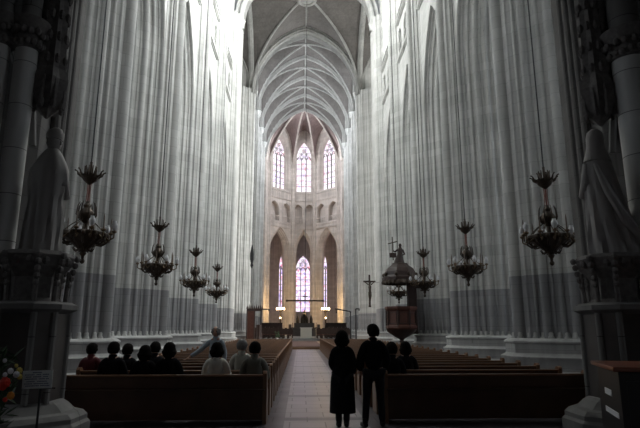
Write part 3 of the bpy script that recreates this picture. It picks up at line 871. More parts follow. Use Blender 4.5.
# two tall lampstands that light the apse piers
def lampstand(x, lab):
    t = empty('lampstand', (x, 84.3, .44), 0, lab, 'lamp', 'lit lampstands by the high altar')
    b = MB(); b.lathe([(.42, 0), (.40, .1), (.12, .25), (.09, .9), (.16, 1.1), (.10, 1.3), (.10, 3.5), (.22, 3.7), (.30, 3.9)], (0, 0, 0), 14, 7, .06); b.build('pole', BRONZE, t, smooth=True)
    b = MB(); b.tube([(-.66, 0, 3.92), (-.4, 0, 3.86), (0, 0, 3.9), (.4, 0, 3.86), (.66, 0, 3.92)], .04, 8)
    b.lathe([(.5, 3.9), (.5, 3.95)], (0, 0, 0), 16)
    b.build('candle_tray', BRONZE, t)
    for k in range(7):
        b = MB(); b.lathe([(.04, 3.95), (.05, 4.0), (.06, 4.15), (.03, 4.27), (0, 4.3)], (-.6 + .2 * k, 0, 0), 8); b.build('flame_bulb', LAMPGLOW, t, smooth=True)
    b = MB(); b.tube([(0, -.1, 2.6), (0, -.3, 2.65)], .02, 6); b.ball((0, -.34, 2.72), .10, 10, 8); b.build('side_lamp', LAMPGLOW, t, smooth=True)
    for dz, e in ((4.6, 330), (2.8, 60)):
        ld = bpy.data.lights.new('lamp_light', 'POINT'); ld.energy = e; ld.color = (1.0, .66, .28); ld.shadow_soft_size = .2
        lo = bpy.data.objects.new('lamp_light', ld); COL.objects.link(lo); lo.parent = t; lo.location = (0, -.2 if dz > 4 else -.7, dz)
lampstand(-3.55, 'lit lampstand with glowing candle bulbs beside the wooden canopied stall')
lampstand(3.5, 'lit lampstand with glowing candle bulbs on the crucifix side of the altar')

# great beam with cross hanging from the crossing vault
t = empty('hanging_cross', (0.02, 54.0, 4.25), 0, 'dark horizontal beam with small cross hanging on a cable above the carpet', 'cross')
b = MB(); b.box(-1.82, 1.82, -.09, .09, -.02, .13)
for x in (-1.82, 1.82): b.lathe([(.03, -.06), (.13, .02), (.13, .09), (.03, .18)], (x, 0, 0), 10)
b.build('beam', BRONZE, t, bevel=.01)
b = MB(); b.box(-.06, .06, -.06, .06, .1, .75); b.box(-.25, .25, -.05, .05, .42, .53); b.build('upright_cross', BRONZE, t)
for x in (-1.3, -.7, .7, 1.3):
    b = MB(); b.lathe([(.05, .13), (.03, .2), (.05, .26), (.025, .27), (.025, .42), (0, .44)], (x, 0, 0), 8); b.build('candle_cup', ALTAR, t)
b = MB(); b.tube([(0, 0, .7), (0, 0, TOP - 4.25 - .1)], .025, 6); b.build('cable', IRON, t)

# wooden canopied stall, hanging lamp, boom stands
t = empty('canopied_stall', (-5.35, 58.6, .17), 0, 'red brown wooden canopied stall with posts below the hanging lamp', 'stall')
b = MB(); b.box(-.80, -.05, -.1, .75, 0, 3.3); b.build('side_panel', REDWOOD, t)
b = MB()
for x in (-.84, -.02, .70): b.tube([(x, -.14, 0), (x, -.14, 3.3)], .07, 8)
b.box(-.9, .78, -.2, .8, 3.25, 3.5); b.build('frame', DARKWOOD, t)
b = MB()
for k in range(9): b.lathe([(.09, 3.5), (.07, 3.65), (0, 3.9 + .12 * (k % 2))], (-.84 + .2 * k, -.14, 0), 6)
b.build('cresting', DARKWOOD, t)
b = MB(); b.box(-.2, .76, .0, .7, 0, .95); b.box(-.2, .76, .6, .7, .95, 1.5); b.build('bench', DARKWOOD, t)
t = empty('hanging_lamp', (-5.75, 57.6, 7.9), 0, 'slender dark metal lamp hanging high over the canopied stall', 'lamp')
b = MB(); b.lathe([(.02, 0), (.16, .35), (.10, .6), (.2, 1.0), (.22, 1.6), (.12, 2.2), (.05, 2.6)], (0, 0, 0), 12, 6, .08); b.build('lamp_body', IRON, t, smooth=True)
b = MB(); b.tube([(0, 0, 2.5), (0, 0, 28.6)], .02, 6); b.build('cable', IRON, t)
b = MB(); b.tube([(0, 0, 0), (0, 0, -3.6)], .02, 6); b.build('pull_cord', IRON, t)
def boom(x, y, L, lab, h=3.4, tilt=0.0):
    t = empty('boom_stand', (x, y, .17), 0, lab, 'stand')
    b = MB(); b.lathe([(.45, 0), (.40, .12), (.08, .3), (.06, h - .2), (.09, h)], (0, 0, 0), 10); b.build('post', IRON, t, smooth=True)
    b = MB(); b.tube([(min(0, L), 0, h + (tilt if L < 0 else 0)), (max(0, L), 0, h)], .065, 8); b.tube([(L * .9, 0, h + (tilt * .9 if L < 0 else 0)), (L * .9, 0, h - .2)], .07, 8); b.build('arm', IRON, t)
boom(-4.62, 57.3, .95, 'black stand with a short arm beside the canopied stall')
boom(5.0, 58.4, -1.7, 'black stand with a long sloping arm near the crucifix pier', 3.2, .3)
boom(5.45, 57.2, .40, 'black stand with a short crossbar against the crossing pier', 3.45)
b = MB(); b.lathe([(.25, 0), (.3, .25), (.2, .6), (.22, 1.7), (.3, 1.75), (.1, 1.8)], (-4.75, 56.2, .17), 12, 6, .08); o = b.build('reading_desk', DARKWOOD); tag(o, 'dark carved reading desk in front of the short armed stand', 'lectern')

# chairs of the clergy either side of the altar
def make_chair():
    t = empty('choir_chair', (0, 0, 0), 0, 'x', 'chair', 'dark choir chairs around the altar')
    b = MB(); b.box(-.25, .25, -.24, .24, .42, .48); b.build('seat', REDWOOD, t)
    b = MB(); b.box(-.25, .25, .20, .25, .48, 1.1); b.box(-.08, .08, .2, .25, 1.1, 1.2); b.build('backrest', DARKWOOD, t)
    for x in (-.22, .22):
        for y in (-.21, .21):
            b = MB(); b.box(x - .025, x + .025, y - .025, y + .025, 0, .42); b.build('leg', DARKWOOD, t)
    return t
ch0 = make_chair(); first = True
for s, nm in ((-1, 'between the altar and the canopied stall'), (1, 'between the altar and the long armed stand')):
    for r, (y, rn) in enumerate(((62.6, 'front row'), (64.0, 'second row'), (65.6, 'third row'), (67.4, 'back row'))):
        for k in range(7):
            lab = 'small dark wooden chair in the %s %s' % (rn, nm)
            loc = (s * (1.7 + .56 * k) + .1, y, .44)
            if first: ch0.location = loc; ch0['label'] = lab; first = False
            else: dup(ch0, loc, 0, lab)
# tall stalls behind the chairs
for s, nm in ((-1, 'on the canopied stall side'), (1, 'on the crucifix side')):
    t = empty('choir_stall', (s * 4.2, 70.5, .44), 0, 'row of tall dark wooden choir stalls ' + nm, 'stall')
    b = MB(); b.box(-1.4, 1.4, 0, .4, 0, 1.2); b.build('bench', DARKWOOD, t)
    b = MB(); b.box(-1.4, 1.4, .4, .5, 0, 1.75); b.box(-1.45, 1.45, .2, .55, 1.75, 1.85); b.build('back_panel', DARKWOOD, t)
    b = MB()
    for k in range(6): b.box(-1.4 + .55 * k - .04, -1.4 + .55 * k + .06, -.1, .4, 0, 1.35)
    b.build('arm_divider', DARKWOOD, t)
t = empty('flower_vase', (-3.0, 60.6, .185), 0, 'small pale vase of greenery on the platform before the altar chairs', 'vase')
b = MB(); b.lathe([(.10, 0), (.16, .15), (.12, .3), (.15, .36)], (0, 0, 0), 12); b.build('pot', WHITEF, t, smooth=True)
b = MB()
for k in range(26):
    a = random.uniform(0, 2 * PI); r = random.uniform(.05, .3); b.ball((r * math.cos(a), r * math.sin(a), .45 + random.uniform(0, .6)), (.08, .08, .05), 6, 4)
b.build('foliage', LEAF, t)

# crucifix on the crossing pier
t = empty('crucifix', (5.2, 43.5, 3.4), 0, 'large dark crucifix with carved figure fixed before the bright crossing pier', 'crucifix')
b = MB(); b.box(-.07, .07, .0, .12, 0, 2.5); b.box(-.50, .50, .0, .12, 1.88, 2.02); b.box(-.1, .1, 0, .12, -.12, .0)
b.tube([(0, .1, 1.95), (.2, .6, 1.95), (1.2, .95, 1.95)], .015, 6)
b.build('cross_beam', DARKWOOD, t)
b = MB()
b.tube([(0, -.06, 1.72), (0, -.09, 1.5), (0, -.1, 1.25), (.01, -.1, 1.08)], [.05, .13, .10, .11], 10)
for q in (-1, 1):
    b.tube([(q * .10, -.07, 1.68), (q * .26, -.05, 1.80), (q * .44, -.02, 1.93)], [.05, .038, .03], 8)
    b.tube([(q * .06, -.1, 1.1), (q * .08, -.17, .78), (q * .03, -.08, .42), (q * .02, -.1, .30)], [.075, .06, .04, .03], 8)
b.ball((.03, -.12, 1.82), (.07, .08, .10), 12, 8)
b.build('figure', BRONZE, t, smooth=True)

# ============================================================ PULPIT
t = empty('pulpit', (5.05, 29.3, 0), 0, 'carved dark wooden pulpit with domed canopy topped by a figure and cross', 'pulpit')
def ngon(r, n=8, a0=PI / 8): return [(r * math.cos(a0 + 2 * PI * k / n), r * math.sin(a0 + 2 * PI * k / n)) for k in range(n)]
def nstack(b, prof, n=8): b.stack([[(x, y, z) for x, y in ngon(r, n, PI / n)] for r, z in prof])
b = MB(); nstack(b, [(.80, 1.55), (.86, 1.62), (.86, 1.72), (.80, 1.78), (.80, 2.52), (.86, 2.56), (.90, 2.66), (.90, 2.76), (.78, 2.76), (.76, 1.9)]); b.build('tub', REDWOOD, t)
b = MB()
for k in range(8):
    a = 2 * PI * k / 8; c, s_ = math.cos(a), math.sin(a)
    for dz0, dz1, wv in ((1.86, 2.44, .22),):
        p = [(.755 * c - s_ * u, .755 * s_ + c * u) for u in (-wv, wv)]
        b.tube([(p[0][0], p[0][1], dz0), (p[1][0], p[1][1], dz0), (p[1][0], p[1][1], dz1), (p[0][0], p[0][1], dz1), (p[0][0], p[0][1], dz0)], .02, 5)
    x, y = .82 * math.cos(a + PI / 8), .82 * math.sin(a + PI / 8); b.tube([(x, y, 1.75), (x, y, 2.55)], .04, 8)
b.build('carved_panel', DARKWOOD, t)
b = MB(); b.lathe([(.80, 1.55), (.72, 1.42), (.45, 1.22), (.28, 1.12), (.14, 1.05), (.10, .98), (.13, .92), (.10, .86), (.02, .80)], (0, 0, 0), 24, 8, .05); b.build('pendant_base', DARKWOOD, t, smooth=True)
b = MB(); b.box(.50, .98, .55, .75, 1.3, 4.3); b.box(.45, 1.03, .5, .78, 1.3, 1.42); b.tube([(.5, .52, 1.4), (.5, .52, 4.2)], .05, 8); b.tube([(.98, .52, 1.4), (.98, .52, 4.2)], .05, 8); b.build('back_panel', DARKWOOD, t)
b = MB(); nstack(b, [(.90, 4.10), (1.0, 4.16), (1.02, 4.34), (.94, 4.40), (.88, 4.46), (.86, 4.66), (.74, 4.86), (.52, 5.02), (.46, 5.08), (.44, 5.14), (.3, 5.16)]); nstack(b, [(.85, 4.12), (.1, 4.2)])
b.build('canopy', DARKWOOD, t)
b = MB()
b.lathe([(.90, 4.20), (.96, 4.18), (1.0, 4.08), (.97, 3.98), (.93, 3.98), (.88, 4.1), (.86, 4.2)], (0, 0, 0), 96, 24, .03)
for k in range(8):
    a = 2 * PI * (k + .5) / 8; b.ball((.9 * math.cos(a), .9 * math.sin(a), 4.5), (.1, .1, .12), 8, 6)
b.build('carved_edging', BRONZE, t, smooth=True)
b = MB()
nn = 16; rings = []
for q, rx, ry, ox in ((0, .30, .26, .0), (.2, .25, .22, .0), (.38, .19, .17, .03), (.55, .14, .13, .06), (.75, .15, .12, .07), (.86, .10, .09, .07), (.92, .07, .07, .07)):
    rings.append([(ox + rx * (1 + .08 * math.sin(5 * 2 * PI * i / nn)) * math.cos(2 * PI * i / nn), ry * math.sin(2 * PI * i / nn), 5.14 + q) for i in range(nn)])
b.stack(rings); b.ball((.07, 0, 6.15), (.085, .09, .12), 12, 8)
b.tube([(-.08, 0, 5.9), (-.25, -.05, 5.78), (-.36, -.08, 5.86)], [.06, .05, .035], 8); b.tube([(.2, 0, 5.9), (.28, -.12, 5.65), (.1, -.2, 5.55)], [.06, .05, .035], 8)
b.box(-.55, -.18, -.12, .02, 5.46, 5.72)
b.build('seated_figure', DARKWOOD, t, smooth=True)
b = MB(); b.tube([(-.36, -.1, 5.3), (-.38, -.1, 6.62)], .03, 6); b.tube([(-.64, -.1, 6.22), (-.12, -.1, 6.36)], .03, 6); b.build('cross', BRONZE, t)

# ============================================================ CHANDELIERS
def make_chandelier():
    t = empty('chandelier', (0, 0, 0), 0, 'x', 'chandelier', 'bronze chandeliers hanging along the nave')
    b = MB()
    b.lathe([(.0, 0), (.035, .02), (.055, .07), (.03, .12), (.035, .18), (.075, .24), (.06, .28), (.11, .34), (.20, .42), (.30, .50), (.36, .56), (.47, .62), (.50, .66), (.50, .72), (.46, .74), (.30, .72), (.10, .74), (.05, .76)], (0, 0, 0), 48, 12, .05)
    for k in range(12):
        a = 2 * PI * k / 12
        b.ball((.50 * math.cos(a), .50 * math.sin(a), .66), (.05, .05, .07), 8, 6)
        b.tube([(.30 * math.cos(a), .30 * math.sin(a), .47), (.42 * math.cos(a), .42 * math.sin(a), .46), (.52 * math.cos(a), .52 * math.sin(a), .54), (.50 * math.cos(a), .50 * math.sin(a), .62)], [.02, .025, .025, .015], 6)
        b.tube([(.10 * math.cos(a), .10 * math.sin(a), .34), (.19 * math.cos(a), .19 * math.sin(a), .30), (.24 * math.cos(a), .24 * math.sin(a), .38)], [.015, .018, .008], 5)
    b.build('bowl', BRONZE, t, smooth=True)
    b = MB()
    b.lathe([(.05, .72), (.05, .95), (.12, 1.02), (.18, 1.10), (.19, 1.18), (.13, 1.26), (.07, 1.32), (.09, 1.38), (.05, 1.44), (.03, 1.48)], (0, 0, 0), 24, 6, .06)
    for k in range(8):
        a = 2 * PI * k / 8; c, s_ = math.cos(a), math.sin(a)
        b.tube([(.15 * c, .15 * s_, 1.05), (.22 * c, .22 * s_, 1.16), (.20 * c, .20 * s_, 1.36), (.16 * c, .16 * s_, 1.46)], [.02, .02, .016, .006], 5)
        b.tube([(.46 * c, .46 * s_, .74), (.30 * c, .30 * s_, .9), (.12 * c, .12 * s_, 1.04)], .012, 5)
    b.build('stem_vase', BRONZE, t, smooth=True)
    b = MB(); b.tube([(0, 0, 1.44), (0, 0, 1.96)], .022, 8)
    for q in (-1, 1): b.tube([(q * .05, 0, 1.46), (q * .035, 0, 1.7), (q * .05, 0, 1.96)], .01, 5)
    b.build('rod', COPPER, t, smooth=True)
    b = MB(); b.lathe([(.02, 1.88), (.08, 1.93), (.15, 1.99), (.19, 2.06), (.20, 2.12), (.16, 2.13), (.03, 2.10)], (0, 0, 0), 24, 8, .05)
    for k in range(10):
        a = 2 * PI * k / 10; c, s_ = math.cos(a), math.sin(a)
        b.tube([(.17 * c, .17 * s_, 2.07), (.26 * c, .26 * s_, 2.12), (.29 * c, .29 * s_, 2.19), (.34 * c, .34 * s_, 2.22)], [.03, .025, .016, .02], 5)
        b.tube([(.12 * c, .12 * s_, 2.1), (.13 * c, .13 * s_, 2.34)], [.02, .012], 5)
    b.tube([(0, 0, 2.1), (0, 0, 2.45)], .03, 6)
    b.build('crown', BRONZE, t, smooth=True)
    b = MB(); b.tube([(0, 0, 2.4), (0, 0, 33.65)], .017, 6); b.build('suspension_cable', IRON, t)
    for k in range(12):
        a = 2 * PI * (k + .5) / 12; c, s_ = math.cos(a), math.sin(a)
        R = .66 if k % 2 == 0 else .58
        b = MB(); b.tube([(.46 * c, .46 * s_, .64), (.56 * c, .56 * s_, .56), (R * c, R * s_, .62), (R * c, R * s_, .74)], [.025, .022, .018, .02], 6)
        b.lathe([(.02, .72), (.06, .75), (.055, .78), (.02, .79), (.02, .82)], (R * c, R * s_, 0), 10)
        o = b.build('arm', BRASS, t, smooth=True)
        if k % 2 == 0:
            b = MB(); b.lathe([(.02, .80), (.045, .83), (.072, .89), (.066, .95), (.04, .99), (.042, 1.02)], (R * c, R * s_, 0), 12); b.build('glass_globe', GLOBE, o, smooth=True)
        else:
            b = MB(); b.lathe([(.018, .80), (.018, 1.05), (.008, 1.12), (.0, 1.16)], (R * c, R * s_, 0), 8); b.build('candle', CANDLE, o, smooth=True)
    return t
CH_Y = [12.35, 18.75, 25.5, 32.3]
w4 = ['nearest the viewer', 'second from the viewer', 'third from the viewer', 'farthest from the viewer']
ch = make_chandelier(); first = True
for s, sd in sides:
    for k, y in enumerate(CH_Y):
        lab = 'bronze chandelier with white glass globes hanging %s, %s' % (sd, w4[k])
        loc = (s * 5.5 + .02, y, 3.06)
        if first: ch.location = loc; ch['label'] = lab; first = False
        else: dup(ch, loc, .13 * k + .2 * s, lab)

# ============================================================ PEWS
def make_pew(s):
    L0, L1 = 1.06, 4.68
    t = empty('pew', (0, 0, 0), 0, 'x', 'pew', 'dark wooden pews in rows')
    xa, xb = (L0, L1) if s > 0 else (-L1, -L0)
    b = MB(); b.add([(xa, .0, .06), (xb, .0, .06), (xb, .03, .06), (xa, .03, .06), (xa, -.05, .79), (xb, -.05, .79), (xb, -.02, .79), (xa, -.02, .79)],
                    [(0, 3, 2, 1), (4, 5, 6, 7), (0, 1, 5, 4), (1, 2, 6, 5), (2, 3, 7, 6), (3, 0, 4, 7)])
    b.build('backrest', PEW, t)
    b = MB(); b.box(xa, xb, -.085, .015, .785, .82); b.build('top_rail', PEWTOP, t, bevel=.008)
    b = MB(); b.box(xa, xb, .02, .42, .42, .455); b.build('seat', PEW, t, bevel=.006)
    b = MB(); b.box(xa, xb, -.17, -.045, .56, .58); b.build('book_ledge', PEW, t)
    for x in (xa, xb):
        b = MB()
        pr = [(-.10, 0), (.46, 0), (.46, .40), (.40, .52), (.18, .60), (.08, .72), (.05, .84), (.0, .88), (-.07, .88), (-.11, .84), (-.09, .5)]
        n = len(pr); d = .035
        b.add([(x - d, y, z) for y, z in pr] + [(x + d, y, z) for y, z in pr], [tuple(range(n)), tuple(range(2 * n - 1, n - 1, -1))] + [(i, (i + 1) % n, n + (i + 1) % n, n + i) for i in range(n)])
        b.build('end_panel', PEWTOP, t)
    return t
ORD = 'first second third fourth fifth sixth seventh eighth ninth tenth eleventh twelfth thirteenth fourteenth fifteenth sixteenth seventeenth eighteenth nineteenth twentieth'.split()
ORD += ['twenty ' + x for x in ORD[:9]] + ['thirtieth', 'thirty first', 'thirty second']
PY = 9.78
for s, sd in sides:
    p0 = make_pew(s)
    for k in range(32):
        lab = 'long dark wooden pew %s, %s row from the near end' % (sd, ORD[k])
        if k == 0: p0.location = (0, PY, 0); p0['label'] = lab
        else: dup(p0, (0, PY + k * 1.0, 0), 0, lab)

# ============================================================ PEOPLE
def skin_geom(nodes, edges, root, sub=2):
    """nodes {name: (pos, radius)} grown into one smooth surface, returned as vertices and faces"""
    names = list(nodes); idx = {n: i for i, n in enumerate(names)}
    me = bpy.data.meshes.new('tmp')
    me.from_pydata([nodes[n][0] for n in names], [(idx[a], idx[b_]) for a, b_ in edges], [])
    o = bpy.data.objects.new('tmp', me); COL.objects.link(o)
    md = o.modifiers.new('skin', 'SKIN'); md.use_smooth_shade = True
    sv = me.skin_vertices[0].data
    for i, n in enumerate(names):
        r = nodes[n][1]
        sv[i].radius = r if isinstance(r, tuple) else (r, r); sv[i].use_root = (n == root)
    sb = o.modifiers.new('sub', 'SUBSURF'); sb.levels = sub; sb.render_levels = sub
    dg = bpy.context.evaluated_depsgraph_get(); dg.update()
    em = o.evaluated_get(dg).to_mesh()
    vs = [v.co.copy() for v in em.vertices]; fs = [tuple(p.vertices) for p in em.polygons]
    o.evaluated_get(dg).to_mesh_clear()
    bpy.data.objects.remove(o); bpy.data.meshes.remove(me)
    return vs, fs
def head_geom(b, c, yaw, tilt=0.0):
    """a head facing local +y turned by yaw"""
    M = Matrix.Translation(c) @ Matrix.Rotation(yaw, 4, 'Z') @ Matrix.Rotation(tilt, 4, 'X')
    n, m = 28, 20; vs = []; fs = []
    for j in range(m + 1):
        t = PI * j / m
        for i in range(n):
            a = 2 * PI * i / n
            x, y, z = math.sin(t) * math.cos(a), math.sin(t) * math.sin(a), math.cos(t)
            px, py, pz = x * .076, y * .098, z * .118
            if z < 0: px *= 1 - .30 * (-z) ** 1.6; py *= 1 - .12 * (-z)
            if y > 0:
                fr = max(0, y) ** 3
                if z < -.2: py += .012 * fr
                d = math.hypot(px / .014, (pz + .012) / .030)
                py += .020 * math.exp(-d * d) * fr                                   # nose
                for q in (-1, 1):
                    d = math.hypot((px - q * .032) / .018, (pz - .014) / .012); py -= .009 * math.exp(-d * d) * fr
                d = math.hypot(px / .028, (pz + .055) / .007); py += .006 * math.exp(-d * d) * fr   # lips
            vs.append(M @ Vector((px, py, pz)))
    for j in range(m):
        for i in range(n):
            k = (i + 1) % n; fs.append((j * n + i, (j + 1) * n + i, (j + 1) * n + k, j * n + k))
    b.add(vs, fs)
    for q in (-1, 1):
        s = MB(M); s.ball((q * .077, -.005, 0), (.010, .020, .030), 10, 8); b.add(s.v, s.f)
    return M
def hand_geom(b, wrist, palm, side, curl=.5):
    wv = Vector(wrist); p = Vector(palm); d = (p - wv).normalized(); s = Vector(side).normalized()
    nrm = d.cross(s).normalized()
    for k, L in enumerate((.072, .082, .077, .060)):
        o = p + s * (.026 - .0175 * k) + d * .012
        q1 = o + d * L * .45; q2 = q1 + (d * math.cos(curl) + nrm * math.sin(curl)) * L * .32; q3 = q2 + (d * math.cos(2 * curl) + nrm * math.sin(2 * curl)) * L * .26
        b.tube([o - d * .03, o + d * .01, q1, q2, q3], [.010, .0095, .0088, .008, .0055], 8)
    o = p + s * .026 - d * .035
    b.tube([o, o + s * .022 + d * .018, o + s * .030 + d * .045, o + s * .026 + d * .065], [.012, .0115, .0095, .006], 8)
BODY_E = [('pelvis', 'waist'), ('waist', 'chest'), ('chest', 'neckb'), ('neckb', 'neck')]
for q in 'lr':
    BODY_E += [('neckb', 'sh' + q), ('sh' + q, 'el' + q), ('el' + q, 'wr' + q), ('wr' + q, 'pa' + q), ('pelvis', 'hi' + q), ('hi' + q, 'kn' + q), ('kn' + q, 'an' + q), ('an' + q, 'to' + q)]
RAD = dict(pelvis=(.135, .105), waist=(.12, .095), chest=(.145, .11), neckb=(.075, .065), neck=.050, sh=.060, el=.041, wr=.026, pa=(.032, .020), hi=.088, kn=.055, an=.036, to=.034)
def rad(n): return RAD.get(n, RAD.get(n[:2], .05))
STAND = dict(pelvis=(0, 0, .97), waist=(0, .005, 1.12), chest=(0, .0, 1.30), neckb=(0, -.01, 1.45), neck=(0, .0, 1.53), head=(0, .02, 1.635),
             shl=(-.160, -.01, 1.385), ell=(-.225, -.04, 1.14), wrl=(-.235, .03, .92), pal=(-.235, .05, .85),
             shr=(.160, -.01, 1.385), elr=(.225, -.04, 1.14), wrr=(.235, .03, .92), par=(.235, .05, .85),
             hil=(-.09, 0, .90), knl=(-.10, .02, .50), anl=(-.11, -.02, .085), tol=(-.12, .12, .035),
             hir=(.09, 0, .90), knr=(.10, .02, .50), anr=(.11, -.02, .085), tor=(.12, .12, .035))
SIT_ = dict(pelvis=(0, 0, .56), waist=(0, -.01, .70), chest=(0, -.01, .88), neckb=(0, .0, 1.03), neck=(0, .01, 1.10), head=(0, .03, 1.205),
           shl=(-.160, 0, .955), ell=(-.22, .06, .72), wrl=(-.14, .26, .62), pal=(-.10, .33, .61),
           shr=(.160, 0, .955), elr=(.22, .06, .72), wrr=(.14, .26, .62), par=(.10, .33, .61),
           hil=(-.09, .03, .54), knl=(-.12, .44, .50), anl=(-.12, .42, .09), tol=(-.12, .55, .035),
           hir=(.09, .03, .54), knr=(.12, .44, .50), anr=(.12, .42, .09), tor=(.12, .55, .035))
SIT = {k: (x, y + .02, z + (.035 if k[:2] not in ('an', 'to') else 0)) for k, (x, y, z) in SIT_.items()}
def person(loc, rz, pose, label, top, legs, hair, yaw=0.0, scale=1.0, coat=None, bald=False, longh=False, lap=0.02, bulk=1.0, sleeve=True, group=None):
    t = empty('person', loc, rz, label, 'person', group)
    J = {k: Vector(v) * scale for k, v in pose.items()}
    nodes = {k: (J[k], tuple(x * scale for x in rad(k)) if isinstance(rad(k), tuple) else rad(k) * scale) for k in J if k != 'head'}
    inner = dict(nodes)
    for k in ('pelvis', 'waist', 'hil', 'hir'): inner[k] = (nodes[k][0], tuple(x * .72 for x in nodes[k][1]) if isinstance(nodes[k][1], tuple) else nodes[k][1] * .72)
    b = MB(); vs, fs = skin_geom(inner, BODY_E, 'pelvis'); b.add(vs, fs)
    Mh = head_geom(b, J['head'], yaw)
    b.tube([J['neckb'], J['neck'], J['head'] - Vector((0, .01, .04))], [.055 * scale, .052 * scale, .05 * scale], 12)
    for q, sg in (('l', 1), ('r', -1)):
        dirv = (J['pa' + q] - J['wr' + q]).normalized(); side = Vector((0, 0, 1)).cross(dirv)
        if side.length < .3: side = Vector((0, 1, 0))
        hand_geom(b, J['wr' + q], J['pa' + q], side * (1 if dirv.z > -.7 else 1), .35)
    body = b.build('body', SKIN, t, smooth=True)
    b = MB(Mh)
    for q in (-1, 1): b.ball((q * .031, .079, .014), .010, 8, 6)
    b.build('eyes', EYE, body)
    # jacket or shirt
    tn = {k: nodes[k] for k in nodes if k[:2] not in ('kn', 'an', 'to', 'pa') and k != 'neck'}
    g = .020 * bulk
    def grow(r, e): return tuple(x + e for x in r) if isinstance(r, tuple) else r + e
    cn = {k: (v[0], grow(v[1], (g if k[:2] != 'sh' and k != 'neckb' else g * .45) + (.012 if k in ('waist', 'pelvis') else 0))) for k, v in tn.items()}
    ce = [e for e in BODY_E if e[0] in cn and e[1] in cn]
    for q in 'lr':
        cn['hi' + q] = (J['hi' + q], (.098 + g) * scale)
    b = MB(); vs, fs = skin_geom(cn, ce, 'pelvis'); b.add(vs, fs)
    b.tube([J['neckb'] - Vector((0, 0, .03)), J['neckb'] + Vector((0, .0, .02)), J['neckb'] + Vector((0, .005, .075))], [.095 * scale, .078 * scale, .070 * scale], 16, cap=False)
    b.build('jacket' if bulk > 1 else 'shirt', top, t, smooth=True)
    # trousers
    ln = {k: nodes[k] for k in nodes if k[:2] in ('hi', 'kn', 'an') or k == 'pelvis'}
    ln = {k: (v[0], grow(v[1], {'an': .026, 'pe': .032, 'hi': .026}.get(k[:2], .016))) for k, v in ln.items()}
    b = MB(); vs, fs = skin_geom(ln, [e for e in BODY_E if e[0] in ln and e[1] in ln], 'pelvis'); b.add(vs, fs); b.build('trousers', legs, t, smooth=True)
    for q in 'lr':
        b = MB(); a_, to = J['an' + q], J['to' + q]; dd = (to - a_); dd.z = 0; dd.normalize()
        b.tube([Vector((a_.x, a_.y, .05)) - dd * .05, Vector((a_.x, a_.y, .055)), Vector((a_.x, a_.y, .05)) + dd * .08, Vector((a_.x, a_.y, .04)) + dd * .16, Vector((a_.x, a_.y, .034)) + dd * .20], [.034, .047, .046, .042, .022], 12)
        b.tube([(a_.x, a_.y, .05), (a_.x, a_.y, .16)], [.046, .05], 12)
        b.build('shoe', LEATHER, t, smooth=True)
    if coat:       # long coat hem: (top z, bottom z, half width, half depth)
        z0, z1, wx, wy = coat; rings = []
        for j in range(13):
            q = j / 12; z = z0 + (z1 - z0) * q
            ww = [(0, .175, .125), (.25, .165, .125), (.45, .20, .15), (1, wx, wy)]
            for (qa, xa, ya), (qb, xb, yb) in zip(ww, ww[1:]):
                if qa <= q <= qb:
                    f_ = (q - qa) / (qb - qa); rx = xa + (xb - xa) * f_; ry = ya + (yb - ya) * f_
            rings.append([(rx * (1 + .04 * q * math.sin(7 * 2 * PI * i / 36)) * math.cos(2 * PI * i / 36), ry * (1 + .04 * q * math.sin(5 * 2 * PI * i / 36)) * math.sin(2 * PI * i / 36), z) for i in range(36)])
        b = MB(); b.stack(rings, cap=False); b.build('coat_skirt', top, t, smooth=True)
    # hair
    b = MB(Mh); n, m = 24, 14; vs = []; fs = []
    for j in range(m + 1):
        th = PI * j / m
        for i in range(n):
            a = 2 * PI * i / n
            x, y, z = math.sin(th) * math.cos(a), math.sin(th) * math.sin(a), math.cos(th)
            r = 1.12 + .03 * math.sin(5 * a + 3 * j)
            face = y > .25 and z < .45
            low = (-.72 if y < -.15 else -.35) if not longh else -2
            if face or z < low: r = .86
            if bald and z > .55 and y > -.6: r = .95
            r *= 1.05 if (abs(x) > .3 or y < 0) else 1
            jit = 1 + .03 * math.sin(11 * a + 5 * j) * math.sin(th)
            px, py, pz = x * .096 * r * jit, y * .110 * r * jit - .006, z * .114 * r
            if longh and z < 0 and y < .2: px *= 1.22; py = py * 1.08 - .01; pz *= 1.35
            vs.append((px, py, pz))
    for j in range(m):
        for i in range(n):
            k = (i + 1) % n; fs.append((j * n + i, (j + 1) * n + i, (j + 1) * n + k, j * n + k))
    b.add(vs, fs); b.build('hair', hair, t, smooth=True)
    return t, J

man_pose = dict(STAND); man_pose.update(hil=(-.10, 0, .90), hir=(.10, 0, .90), knl=(-.13, .03, .50), anl=(-.17, -.04, .085), tol=(-.19, .10, .035), knr=(.12, .03, .5), anr=(.15, .04, .085), tor=(.17, .18, .035),
    ell=(-.24, -.02, 1.15), wrl=(-.22, .12, .95), pal=(-.20, .18, .90), elr=(.25, -.02, 1.16), wrr=(.23, .14, 1.0), par=(.20, .2, .97))
person((.80, 9.32, 0), .05, man_pose, 'man standing at the pew end in a dark jacket, seen from behind', BLACKC, JEANS, HAIRD, yaw=.35, scale=.955, bulk=2.2)
wp = dict(STAND); wp.update(ell=(-.21, -.02, 1.15), wrl=(-.13, .16, 1.02), pal=(-.07, .2, 1.02), elr=(.21, -.02, 1.15), wrr=(.20, .1, .95), par=(.20, .14, .89),
    anl=(-.07, -.02, .085), tol=(-.08, .12, .035), knl=(-.08, .02, .5), anr=(.07, .0, .085), tor=(.08, .14, .035), knr=(.08, .02, .5))
person((.27, 9.32, 0), -.05, wp, 'woman standing in the aisle in a long dark coat, seen from behind', DARKC, JEANS, HAIRD, yaw=-.2, scale=.89, coat=(1.2, .24, .215, .17), longh=True, bulk=1.6)
gp = dict(STAND); gp.update(elr=(.36, .05, 1.20), wrr=(.56, .16, 1.06), par=(.62, .19, 1.02), ell=(-.23, -.03, 1.14))
